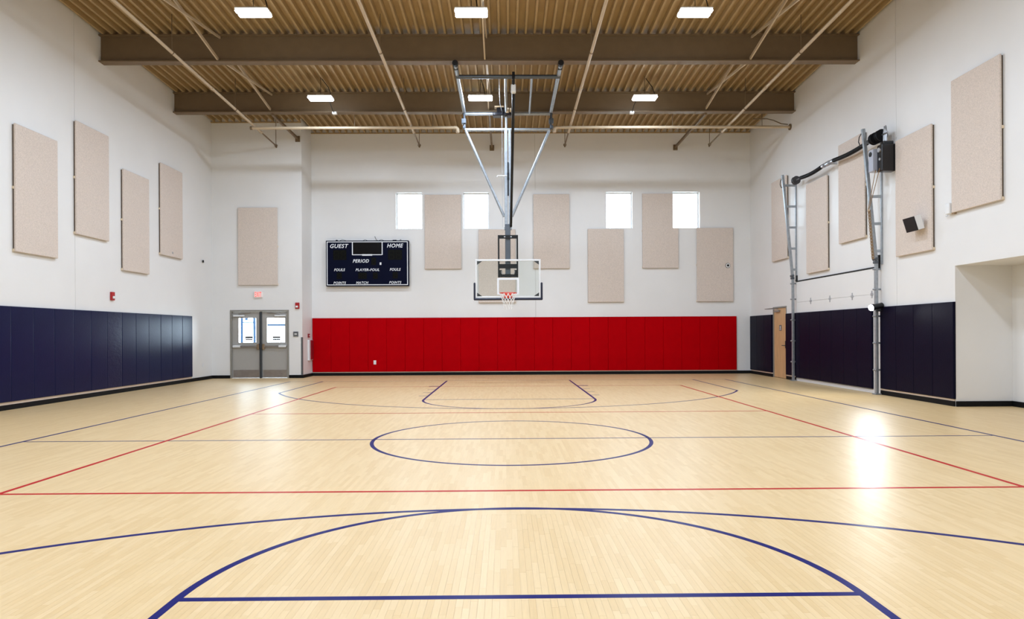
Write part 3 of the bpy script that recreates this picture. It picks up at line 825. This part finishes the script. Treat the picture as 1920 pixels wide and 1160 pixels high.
for (txt, px, pz, wpx, hpx) in (('GUEST', 350, 288, 335, 76), ('HOME', 1368, 284, 297, 74), ('PERIOD', 742, 564, 295, 64), ('FOULS', 353, 725, 200, 50), ('PLAYER-FOUL', 862, 726, 435, 48),
                           ('FOULS', 1368, 722, 200, 50), ('POINTS', 355, 964, 228, 46), ('MATCH', 765, 963, 226, 46), ('POINTS', 1368, 960, 225, 46)):
    text_mesh(txt, 0.1, 'board_stripe', 'lettering', sb, sxp(px), yf - 0.001, szp(pz), 0.25, 0.0022, spacing=1.12, fit=(wpx * KX, hpx * KZ))
cb = MB()
for (x0, x1, h) in ((sxp(280), sxp(310), 0.03), (sxp(1320), sxp(1390), 0.025)): cb.cbox(x0, x1, DB - 0.14, DB - 0.06, SZ1, SZ1 + h, 0.004)
for (x0, x1, h) in ((sxp(350), sxp(460), 0.03), (sxp(780), sxp(850), 0.03), (sxp(1070), sxp(1150), 0.035), (sxp(1450), sxp(1475), 0.04)):
    cb.tube([(x0 + (x1 - x0) * k / 8, DB - 0.1, SZ1 + 0.004 + h * math.sin(PI * k / 8)) for k in range(9)], 0.007, 6)
cb.tube([(sxp(1040), DB - 0.1, SZ1), (sxp(1010), DB - 0.09, SZ1 + 0.06), (sxp(985), DB - 0.03, SZ1 + 0.15), (sxp(980), DB, SZ1 + 0.16)], 0.008, 6)
cb.build('cable', 'black', sb)

# ================================================================== BASKETBALL BACKSTOP
XC = 0.077; YB = 19.03; YM = 19.2
bs = thing('basketball_backstop', 'ceiling-hung basketball backstop with glass board, hoop and net', 'basketball hoop', (XC, YM, 7.2))
GX0, GX1, GZ0, GZ1 = -0.843, 0.996, 2.405, 3.49
bd = MB(); w = 0.05
for q in ((GX0, GX0 + w, GZ0, GZ1), (GX1 - w, GX1, GZ0, GZ1), (GX0 + w, GX1 - w, GZ0, GZ0 + w), (GX0 + w, GX1 - w, GZ1 - w, GZ1)):
    bd.cbox(q[0], q[1], YB - 0.005, YB + 0.045, q[2], q[3], 0.006)
bd = bd.build('backboard_frame', 'alu_white', bs)
MB().box(GX0 + w, GX1 - w, YB, YB + 0.012, GZ0 + w, GZ1 - w).build('glass_board', 'board_glass', bs)
sq = MB(); rect_ring(sq, -0.231, 0.385, 2.50, 2.965, 0.05, YB - 0.003)
sq.build('target_square', 'frame_white', bs)
for (cx, cz, sx, sz) in ((GX0 + w, GZ0 + w, 1, 1), (GX1 - w, GZ0 + w, -1, 1), (GX0 + w, GZ1 - w, 1, -1), (GX1 - w, GZ1 - w, -1, -1)):
    MB().prism([(cx, cz), (cx + sx * 0.14, cz), (cx + sx * 0.10, cz + sz * 0.03), (cx + sx * 0.0, cz + sz * 0.10)], 'y', YB - 0.004, YB + 0.03).build('corner_bracket', 'bracket_dark', bs)
pd = MB(); PZ = 2.365
pd.cbox(-0.892, -0.84, YB - 0.03, YB + 0.06, PZ - 0.02, 2.84, 0.02); pd.cbox(0.993, 1.05, YB - 0.03, YB + 0.06, PZ - 0.02, 2.84, 0.02)
pd.cbox(-0.892, 1.05, YB - 0.03, YB + 0.06, PZ - 0.025, 2.405, 0.018)
pd.build('edge_pad', 'pad_navy', bs)
# rim, bracket and net
RY = 18.66; RZ = 2.52; RR = 0.235
rim = MB().tube([(XC + RR * math.cos(2 * PI * k / 36), RY + RR * math.sin(2 * PI * k / 36), RZ) for k in range(36)], 0.010, 8, close=True)
rim.cbox(XC - 0.10, XC + 0.10, YB - 0.06, YB - 0.003, RZ - 0.12, RZ + 0.02, 0.006)
rim.bar((XC - 0.09, YB - 0.02, RZ - 0.008), (XC - 0.09, RY + 0.21, RZ - 0.008), 0.02, 0.02); rim.bar((XC + 0.09, YB - 0.02, RZ - 0.008), (XC + 0.09, RY + 0.21, RZ - 0.008), 0.02, 0.02)
rim.tube([(XC - 0.2, RY + 0.13, RZ - 0.015), (XC - 0.15, YB - 0.05, RZ - 0.09), (XC + 0.15, YB - 0.05, RZ - 0.09), (XC + 0.2, RY + 0.13, RZ - 0.015)], 0.009, 8)
rim = rim.build('rim', 'rim_red', bs)
net = MB(); lv_ = [(0.235, 0.0), (0.195, -0.10), (0.16, -0.19), (0.135, -0.28), (0.125, -0.36), (0.122, -0.44)]; n = 12
for s in (-1, 1):
    for k in range(n):
        pts = []
        for i, (r, dz) in enumerate(lv_):
            a = 2 * PI * (k + s * 0.5 * i) / n
            pts.append((XC + r * math.cos(a), RY + r * math.sin(a), RZ - 0.012 + dz))
        net.tube(pts, 0.006, 5)
net.build('net', 'net_white', bs)
# height-adjust carriage
ca = MB(); cx0, cx1 = -0.205, 0.365
for x in (cx0, cx1 - 0.045): ca.box(x, x + 0.045, YB + 0.02, YB + 0.075, 2.985, 4.175)
for z0, z1 in ((4.08, 4.175), (3.24, 3.36), (2.99, 3.07)): ca.box(cx0 + 0.045, cx1 - 0.045, YB + 0.02, YB + 0.075, z0, z1)
ca.box(cx0 + 0.045, cx0 + 0.11, YB + 0.02, YB + 0.07, 3.07, 3.19); ca.box(cx1 - 0.11, cx1 - 0.045, YB + 0.02, YB + 0.07, 3.07, 3.19)
ca.box(XC - 0.09, XC + 0.09, YB + 0.07, YM + 0.07, 3.0, 3.08); ca.box(XC - 0.09, XC + 0.09, YB + 0.07, YM - 0.06, 4.1, 4.16)
ca = ca.build('height_carriage', 'black', bs)
br = MB()
for sx in (-1, 1):
    br.cbox(XC + sx * 0.09 - 0.02, XC + sx * 0.09 + 0.02, YB + 0.008, YB + 0.02, 4.11, 4.14, 0.004)
    br.tube([(XC + sx * 0.19, YB + 0.012, 3.17), (XC + sx * 0.19, YB + 0.012, 3.1), (XC + sx * 0.1, YB + 0.012, 3.085)], 0.008, 6)
br.build('carriage_bolts', 'steel', ca)
MB().cbox(XC - 0.075, XC + 0.075, YM - 0.07, YM + 0.07, 3.0, 4.5, 0.012).build('inner_mast', 'mast_grey', bs)
ms = MB(); ms.cbox(XC - 0.085, XC + 0.005, YM - 0.045, YM + 0.045, 4.36, 7.19, 0.01); ms.cbox(XC + 0.03, XC + 0.10, YM - 0.045, YM + 0.045, 4.36, 7.19, 0.01)
ms.cbox(XC - 0.10, XC + 0.115, YM - 0.055, YM + 0.055, 4.34, 4.42, 0.006)
ms.build('mast', 'galvanised', bs)
sl = MB(); sl.cbox(XC + 0.0, XC + 0.035, YM - 0.075, YM - 0.045, 5.3, 6.25, 0.006); sl.cbox(XC - 0.01, XC + 0.045, YM - 0.09, YM - 0.045, 5.75, 5.95, 0.006)
sl.build('height_adjuster', 'black', bs)
MB().tube([(XC, YM - 0.07, 5.86), (XC - 0.27, YM - 0.1, 5.86), (XC - 0.29, YM - 0.1, 5.84), (XC - 0.29, YM - 0.1, 5.82)], 0.012, 8).build('crank_handle', 'white_plastic', bs)
MB().tube([(-1.12, YM, 7.185), (1.285, YM, 7.185)], 0.045, 12).build('top_bar', 'galvanised', bs)
for x0, x1 in ((-1.10, XC - 0.10), (1.27, XC + 0.12)):
    MB().tube([(x0, YM, 7.16), (x1, YM, 4.72)], 0.04, 12).build('diagonal_strut', 'galvanised', bs)
for x in (-1.15, 1.33):
    r_ = MB(); r_.tube([(x, 15.86, 7.735), (x, 19.45, 7.735)], 0.05, 12)
    r_ = r_.build('ceiling_rail', 'galvanised', bs)
    MB().tube([(x, 15.82, 7.735), (x, 15.93, 7.735)], 0.068, 14).build('end_cap', 'black', r_)
    for y in (16.12, 19.4):
        c = MB(); c.cbox(x - 0.05, x + 0.05, y - 0.03, y + 0.03, 7.68, 7.79, 0.006); c.build('beam_clamp', 'bracket_dark', r_)
    h = MB(); h.tube([(x, 19.3, 7.70), (x * 0.985, YM, 7.19)], 0.03, 10); h.cbox(x - 0.07, x + 0.06, 19.15, 19.3, 7.36, 7.50, 0.01); h.cbox(x - 0.03, x + 0.05, 19.16, 19.24, 7.22, 7.30, 0.008)
    h.build('swivel_hanger', 'mast_grey', bs)
MB().tube([(-1.19, 16.6, 7.70), (1.37, 16.6, 7.70)], 0.05, 12).build('front_crossbar', 'mast_grey', bs)
MB().tube([(-1.12, 19.4, 7.70), (1.34, 19.4, 7.70)], 0.048, 12).build('rear_crossbar', 'galvanised', bs)
MB().tube([(0.03, 16.6, 7.70), (0.05, YM, 7.68), (0.05, YM, 7.2)], 0.035, 10).build('centre_rail', 'galvanised', bs)
MB().tube([(0.68, 16.6, 7.69), (0.715, 19.38, 7.69)], 0.028, 10).build('side_rail', 'galvanised', bs)
fb = MB().tube([(0.225, 16.62, 7.66), (0.225, 17.0, 7.19), (XC + 0.09, 19.08, 4.42)], 0.036, 10).build('folding_brace', 'black', bs)
MB().cbox(0.165, 0.285, 16.68, 16.84, 7.36, 7.56, 0.02).build('brace_collar', 'white_plastic', fb)
MB().cbox(0.19, 0.26, 16.52, 16.66, 7.62, 7.80, 0.01).build('brace_hinge', 'black', fb)
mo = MB(); mo.cbox(-0.33, 0.2, 19.1, 19.36, 7.56, 7.66, 0.02); mo.cbox(-0.22, 0.0, 19.1, 19.3, 7.66, 7.79, 0.02)
mo = mo.build('hoist_motor', 'black_gloss', bs)
mp = MB(); mp.cbox(-0.28, -0.02, 19.08, 19.28, 7.79, 7.83, 0.008); mp.tube([(0.04, 19.1, 7.70), (0.12, 19.1, 7.70)], 0.075, 12); mp.tube([(0.15, 19.08, 7.70), (0.185, 19.08, 7.70)], 0.06, 12)
mp.build('motor_cover', 'clip_cream', mo)
MB().tube([(-0.13, 16.6, 7.66), (-0.125, 16.75, 7.6), (-0.12, 18.3, 7.62), (-0.06, 19.15, 7.64)], 0.008, 6).build('hoist_cable', 'steel', bs)
MB().tube([(-0.07, 19.1, 7.56), (-0.07, 19.12, 4.4)], 0.004, 5).build('hoist_cable', 'steel', bs)

# ================================================================== OVERHEAD DOOR on the right wall
YA, YZ = 15.29, 19.40
od = thing('overhead_door', 'white sectional overhead door with steel lift tracks and black springs', 'overhead door', (XR, (YA + YZ) / 2, 0))
xf = XR - 0.024
zsec = [0.088, 0.80, 1.52, 2.255, 2.84]
for k in range(4):
    MB().cbox(xf, XR - 0.001, YA, YZ, zsec[k] + 0.002, zsec[k + 1] - 0.002, 0.003).build('door_section', 'wall_paint', od)
MB().cbox(xf - 0.006, XR - 0.001, YA, YZ, 0.004, 0.086, 0.004).build('bottom_rail', 'alu_white', od)
se = MB(); se.box(xf - 0.01, XR - 0.001, YA, YZ, 2.842, 2.872); se.box(xf - 0.012, XR - 0.001, YZ - 0.06, YZ + 0.03, 2.872, 3.03); se.box(xf - 0.012, XR - 0.001, 15.06, 15.14, 2.82, 3.12)
se.build('top_seal', 'black', od)
for yh in (18.458, 17.364, 16.24, 15.36):
    h = MB(); h.cbox(xf - 0.012, xf, yh - 0.02, yh + 0.02, 2.255 - 0.085, 2.255 + 0.085, 0.004); h.cbox(xf - 0.016, xf, yh - 0.05, yh + 0.05, 2.255 - 0.025, 2.255 + 0.025, 0.004)
    h.build('hinge', 'steel', od)
for (yt, yw, nm) in ((19.39, 19.39, 'left'), (15.01, 14.96, 'right')):
    tr = MB(); w = 0.032
    tr.cbox(XR - 0.12 - w, XR - 0.12 + w, yt - w, yt + w, 0.0, 2.95, 0.006)
    tr.bar((XR - 0.12, yt, 2.93), (XR - 0.40, yt, 5.92), 2 * w, 2 * w, up=(0, 1, 0))
    tr.cbox(XR - 0.19, XR - 0.05, yt - 0.07, yt + 0.07, 0, 0.03, 0.004)
    tr = tr.build('lift_track', 'galvanised', od)
    for zb in (0.55, 1.15, 1.75, 2.35, 2.8):
        b_ = MB(); b_.cbox(XR - 0.125, XR, yt + 0.03, yt + 0.06, zb - 0.02, zb + 0.02, 0.003); b_.tube([(XR - 0.15, yt - 0.05, zb), (XR - 0.15, yt + 0.07, zb)], 0.022, 10)
        b_.build('track_bracket', 'galvanised', tr)
    MB().cbox(XR - 0.04, XR - 0.004, yw - 0.02, yw + 0.02, 2.9, 5.72, 0.004).build('wall_angle', 'galvanised', od)
    for k in range(5):
        z = 5.62 - 0.605 * k; f = (z - 2.93) / (5.92 - 2.93); xo = XR - 0.12 - 0.28 * f
        MB().bar((xo, yt, z), (XR - 0.02, yw, z), 0.04, 0.06).build('track_rung', 'galvanised', od)
    lp = MB().tube([(XR - 0.37 - 0.0, yt + 0.02, 5.84), (XR - 0.37, yt + 0.12, 5.86), (XR - 0.37, yt + 0.22, 5.80), (XR - 0.37, yt + 0.25, 5.70), (XR - 0.36, yt + 0.2, 5.60), (XR - 0.33, yt + 0.05, 5.57)], 0.011, 8)
    lp.build('cable_loop', 'black', od)
    rl = MB(); rl.tube([(XR - 0.14, yt - 0.07, 3.02), (XR - 0.14, yt + 0.07, 3.02)], 0.035, 12); rl.cbox(XR - 0.17, XR - 0.09, yt - 0.05, yt + 0.05, 2.92, 2.98, 0.006)
    rl.build('roller', 'mast_grey', od)
xs_, zs_ = XR - 0.22, 5.66
MB().tube([(xs_, 19.25, zs_), (xs_, 14.35, zs_)], 0.016, 10).build('spring_shaft', 'steel', od)
def spring(y0, y1):
    mb = MB(); n = 36; vs, fs, seg = [], [], 14
    rings = []
    for i in range(2 * n + 1):
        y = y0 + (y1 - y0) * i / (2 * n); r = 0.052 if i % 2 else 0.046
        sag = 0.035 * math.sin(PI * i / (2 * n))
        rings.append([(xs_ + r * math.cos(2 * PI * k / seg), y, zs_ - sag + r * math.sin(2 * PI * k / seg)) for k in range(seg)])
    vs = [p for q in rings for p in q]
    for i in range(2 * n):
        for k in range(seg): fs.append((i * seg + k, i * seg + (k + 1) % seg, (i + 1) * seg + (k + 1) % seg, (i + 1) * seg + k))
    mb.add(vs, fs, True); mb.add(rings[0], [tuple(range(seg))]); mb.add(rings[-1], [tuple(range(seg))[::-1]])
    return mb
spring(18.62, 17.32).build('torsion_spring', 'spring_black', od); spring(16.72, 15.12).build('torsion_spring', 'spring_black', od)
cb_ = MB(); cb_.cbox(XR - 0.25, XR, 17.0, 17.03, 5.63, 5.69, 0.004); cb_.tube([(xs_, 17.32, zs_), (xs_, 17.22, zs_)], 0.055, 12); cb_.tube([(xs_, 17.1, zs_), (xs_, 16.94, zs_)], 0.06, 12); cb_.tube([(xs_, 16.82, zs_), (xs_, 16.72, zs_)], 0.055, 12)
cb_.build('centre_bearing', 'steel', od)
def drum(y, r, m):
    MB().tube([(xs_, y - 0.05, zs_), (xs_, y - 0.04, zs_), (xs_, y - 0.039, zs_), (xs_, y + 0.039, zs_), (xs_, y + 0.04, zs_), (xs_, y + 0.05, zs_)], [r, r, r * 0.86, r * 0.86, r, r], 20).build('cable_drum', m, od)
drum(18.92, 0.115, 'drum_grey'); drum(14.86, 0.13, 'spring_black'); drum(14.62, 0.13, 'spring_black')
op = MB(); op.cbox(XR - 0.42, XR - 0.2, 14.58, 14.76, 4.88, 5.36, 0.01)
op = op.build('operator_box', 'operator_grey', od)
lg = MB().tube([(XR - 0.425, 14.67 + 0.055 * math.cos(2 * PI * k / 20), 5.26 + 0.05 * math.sin(2 * PI * k / 20)) for k in range(20)], 0.004, 5, close=True)
lg.add([(XR - 0.423, 14.67 + 0.053 * math.cos(2 * PI * k / 20), 5.26 + 0.048 * math.sin(2 * PI * k / 20)) for k in range(20)], [tuple(range(20))])
lg.build('oval_badge', 'black', op)
om = MB(); om.cbox(XR - 0.34, XR - 0.03, 14.37, 14.56, 4.84, 5.42, 0.015); om.cbox(XR - 0.28, XR - 0.06, 14.40, 14.53, 5.42, 5.49, 0.01)
om = om.build('operator_gearbox', 'black_gloss', od)
MB().tube([(XR - 0.34, 14.45, 5.3), (XR - 0.37, 14.45, 5.3)], 0.05, 14).build('gear_cap', 'steel', om)
MB().tube([(XR - 0.34, 14.43, 5.1), (XR - 0.36, 14.43, 5.1)], 0.03, 14).build('gear_cap', 'steel', om)
bk = MB()
for y in (14.55, 14.50): bk.tube([(XR - 0.2, y, 5.42), (XR - 0.2, y - 0.01, 5.7), (XR - 0.2, y - 0.04, 5.82), (XR - 0.2, y - 0.07, 5.7), (XR - 0.2, y - 0.05, 5.45)], 0.016, 8)
bk.build('conduit_loop', 'steel', od)
for (yA, yB) in ((14.56, 14.97), (14.40, 14.94)):
    MB().tube([(XR - 0.37, yA, 4.9), (XR - 0.32, yB, 4.08)], 0.008, 6).build('pull_chain', 'chain_brass', od)
chn = MB()
for k in range(30):
    z = 4.08 - 0.036 * k; a = (k % 2) * PI / 2; xx = XR - 0.30 + 0.08 * k / 30
    for s in (0, 0.05):
        chn.tube([(xx + 0.014 * math.cos(q) * math.cos(a), 14.93 + s + 0.014 * math.cos(q) * math.sin(a), z + 0.024 * math.sin(q)) for q in [2 * PI * j / 8 for j in range(8)]], 0.007, 5, close=True)
chn.build('hand_chain', 'chain_brass', od)
MB().tube([(XR - 0.34, 14.9, 4.09), (XR - 0.28, 15.02, 4.09)], 0.025, 10).build('chain_guide', 'bronze', od)

# ---- flash head clamped to the right track
fh = thing('flash_head', 'black studio flash glaring white, clamped to the right door track', 'flash lamp', (XR - 0.12, 14.95, 1.95))
ax = Vector((-0.95, -0.25, -0.20)).normalized(); tip = Vector((8.06, 14.83, 1.93))
MB().tube([tip - ax * 0.30, tip - ax * 0.29, tip - ax * 0.08, tip - ax * 0.07, tip - ax * 0.0], [0.05, 0.06, 0.06, 0.072, 0.078], 20).build('flash_body', 'black', fh)
MB().tube([tip - ax * 0.005, tip + ax * 0.02, tip + ax * 0.03], [0.07, 0.062, 0.03], 20).build('flash_glass', 'flash_lens', fh)
cl = MB(); cl.cbox(XR - 0.17, XR - 0.07, 14.92, 14.975, 1.85, 1.97, 0.008); cl.tube([(XR - 0.12, 14.94, 1.91), tip - ax * 0.18 - Vector((0, 0, 0.05))], 0.016, 8)
cl.build('clamp', 'mast_grey', fh)
fl = bpy.data.lights.new('flash_light', 'AREA'); fl.shape = 'DISK'; fl.size = 0.14; fl.energy = FLASH_W; fl.color = (0.9, 0.95, 1.0)
flo = bpy.data.objects.new('flash_light', fl); COL.objects.link(flo); flo.parent = fh
flo.location = (tip + ax * 0.04) - Vector(fh.location)
flo.rotation_euler = ax.to_track_quat('-Z', 'Y').to_euler()

# ================================================================== SMALL WALL THINGS
# exit sign
es = thing('exit_sign', 'lit white sign with red EXIT lettering above the double door', 'exit sign', (-7.976, DD, 2.6))
MB().cbox(-8.113, -7.839, DD - 0.05, DD, 2.603, 2.803, 0.006).build('housing', 'sign_white', es)
text_mesh('EXIT', 0.2, 'sign_red', 'lettering', es, -7.976, DD - 0.053, 2.706, 0.0, 0.0, spacing=1.12, fit=(0.205, 0.155))
# fire alarms
def alarm(axis, u, z, label):
    loc = (XL, u, z) if axis == 'x' else (u, DD, z)
    t = thing('fire_alarm', label, 'fire alarm', loc, 'red fire alarm strobes')
    def bx(a, b_, c, d, e, f):
        return MB().cbox(XL + a, XL + b_, u + c, u + d, z + e, z + f, 0.006) if axis == 'x' else MB().cbox(u + c, u + d, DD - b_, DD - a, z + e, z + f, 0.006)
    bx(0, 0.05, -0.065, 0.065, -0.1, 0.1).build('case', 'alarm_red', t)
    bx(0.05, 0.085, -0.04, 0.03, -0.06, 0.0).build('strobe', 'alarm_clear', t)
alarm('x', 16.37, 2.351, 'red fire alarm with white strobe on the left wall')
alarm('y', -6.723, 2.336, 'red fire alarm right of the double door')
t = thing('wall_button', 'square grey wall plate with pale centre right of the double door', 'wall plate', (-6.779, DD, 1.34))
MB().cbox(-6.86, -6.70, DD - 0.03, DD, 1.342, 1.502, 0.006).build('plate', 'grey_plastic', t)
MB().cbox(-6.82, -6.74, DD - 0.036, DD - 0.03, 1.405, 1.44, 0.002).build('label_strip', 'white_plastic', t)
t = thing('corner_guard', 'grey corner guard strip at the wall corner beside the red mats', 'corner guard', (XB, DD, 0.105))
cg = MB(); cg.box(XB - 0.045, XB + 0.006, DD - 0.006, DD, 0.105, 1.32); cg.box(XB, XB + 0.006, DD, DD + 0.06, 0.105, 1.32)
cg.build('strip', 'grey_plastic', t)
t = thing('pull_station', 'tiny dark red pull station on the wall return', 'fire pull', (XB, 22.6, 1.31))
MB().cbox(XB, XB + 0.04, 22.53, 22.67, 1.305, 1.43, 0.005).build('case', 'cabinet_red', t)
MB().cbox(XB + 0.04, XB + 0.046, 22.56, 22.64, 1.35, 1.385, 0.002).build('handle', 'white_plastic', t)
t = thing('extinguisher_cabinet', 'white extinguisher cabinet with dark red panel on the wall return', 'cabinet', (XB, 22.75, 0.52))
MB().cbox(XB, XB + 0.05, 22.55, 22.97, 0.54, 1.225, 0.006).build('case', 'white_plastic', t)
dr = MB().cbox(XB + 0.05, XB + 0.075, 22.68, 22.97, 0.57, 1.215, 0.005).build('door_panel', 'cabinet_red', t)
MB().cbox(XB + 0.05, XB + 0.065, 22.55, 22.66, 0.535, 0.56, 0.003).build('sill', 'white_plastic', t)
def outlet(loc, nrm, label):
    x, y, z = loc
    t = thing('outlet', label, 'outlet', loc)
    if nrm == 'y':
        MB().cbox(x - 0.045, x + 0.045, y - 0.012, y, z - 0.07, z + 0.07, 0.004).build('cover', 'white_plastic', t)
        MB().box(x - 0.018, x + 0.018, y - 0.014, y - 0.0119, z - 0.03, z + 0.035).build('socket', 'board_stripe', t)
    else:
        MB().cbox(x, x + 0.012, y - 0.04, y + 0.04, z - 0.06, z + 0.06, 0.004).build('cover', 'white_plastic', t)
        MB().box(x + 0.0119, x + 0.014, y - 0.016, y + 0.016, z - 0.03, z + 0.03).build('socket', 'board_stripe', t)
outlet((-4.44, DB - 0.055, 0.447), 'y', 'white outlet set in a red wall mat')
outlet((XL, 21.25, 0.469), 'x', 'white outlet low on the left wall beside the mats')
t = thing('wall_sensor', 'tiny black and white sensor on the left wall near the corner', 'sensor', (XL, 21.28, 3.67))
MB().cbox(XL, XL + 0.05, 21.25, 21.32, 3.67, 3.75, 0.006).build('case', 'white_plastic', t)
MB().cbox(XL + 0.02, XL + 0.06, 21.215, 21.25, 3.67, 3.745, 0.004).build('lens_cap', 'black', t)
t = thing('round_sensor', 'round black and white sensor on the rightmost back wall panel', 'sensor', (7.588, DB - 0.068, 3.682))
MB().tube([(7.588, DB - 0.068, 3.682), (7.588, DB - 0.078, 3.682)], 0.085, 24).build('dark_ring', 'black', t)
MB().tube([(7.588, DB - 0.078, 3.682), (7.588, DB - 0.088, 3.682)], 0.072, 24).build('white_ring', 'white_plastic', t)
MB().tube([(7.59, DB - 0.088, 3.685), (7.59, DB - 0.105, 3.685)], [0.042, 0.03], 20).build('lens_cap', 'black', t)
# small grey mark low on a left-wall panel
tag(MB().cbox(XL + 0.068, XL + 0.08, 19.2, 19.26, 3.71, 3.76, 0.003).build('panel_button', 'steel', origin=(XL + 0.068, 19.23, 3.735)), 'small grey button near the foot of the farthest left-wall panel', 'button')
# loudspeaker, tilted down into the room
t = thing('loudspeaker', 'white wall loudspeaker with black grille on the right wall', 'loudspeaker', (XR - 0.07, 13.42, 3.55))
n_ = Vector((-0.95, 0.0, -0.30)).normalized(); uy = Vector((0, 1, 0)); uz = n_.cross(uy).normalized()
c0 = Vector((XR - 0.22, 13.45, 3.56))
MB().obox(c0, n_, uy, uz, 0.065, 0.185, 0.14).build('case', 'white_plastic', t)
MB().obox(c0 + n_ * 0.072, n_, uy, uz, 0.006, 0.188, 0.143).build('grille', 'black', t)
MB().bar(c0 - n_ * 0.066, (XR - 0.09, 13.42, 3.56), 0.05, 0.03).box(XR - 0.09, XR - 0.0701, 13.36, 13.48, 3.5, 3.62).build('bracket', 'white_plastic', t)
# white wall box with hook
t = thing('wall_box', 'small white wall box with wire hook beside the nearest right panel', 'wall box', (XR, 12.62, 3.58))
MB().cbox(XR - 0.1, XR, 12.55, 12.68, 3.60, 3.80, 0.008).build('case', 'white_plastic', t)
MB().cbox(XR - 0.06, XR, 12.49, 12.55, 3.585, 3.62, 0.005).build('foot', 'bronze', t)
MB().tube([(XR - 0.03, 12.68 + 0.055 + 0.05 * math.cos(a), 3.63 + 0.05 * math.sin(a)) for a in [PI * 0.1 + PI * 1.6 * k / 12 for k in range(13)]], 0.005, 6).build('wire_hook', 'steel', t)

# ================================================================== OUTSIDE THE DOORS AND WINDOWS
struct(MB().box(-40, 40, DB + 0.3, 70, -0.2, -0.1).build('ground', 'concrete'))
struct(MB().box(-25, XB - 0.2, DD + 0.25, DB + 0.3, -0.2, -0.1).build('ground_strip', 'concrete'))
g = thing('outdoor_gate', 'blue-grey steel gate posts seen through the left door glass', 'gate', (-9.4, 25.5, -0.1))
for x in (-9.90, -9.43):
    MB().cbox(x - 0.04, x + 0.04, 25.48, 25.52, -0.1, 2.6, 0.004).build('post', 'outdoor_steel', g)
MB().cbox(-9.78, -9.68, 25.48, 25.52, 1.95, 2.6, 0.004).build('hanger_post', 'outdoor_steel', g)
MB().cbox(-9.93, -9.45, 25.485, 25.515, 1.85, 1.895, 0.003).build('rail', 'outdoor_steel', g)
g = thing('outdoor_rail', 'thin blue-grey rail seen through the right door glass', 'rail', (-8.6, 25.5, -0.1))
MB().cbox(-9.2, -7.6, 25.485, 25.515, 1.73, 1.81, 0.003).build('rail', 'outdoor_steel', g)
for x in (-9.2, -7.6): MB().cbox(x - 0.02, x + 0.02, 25.48, 25.52, -0.1, 1.82, 0.004).build('post', 'outdoor_steel', g)
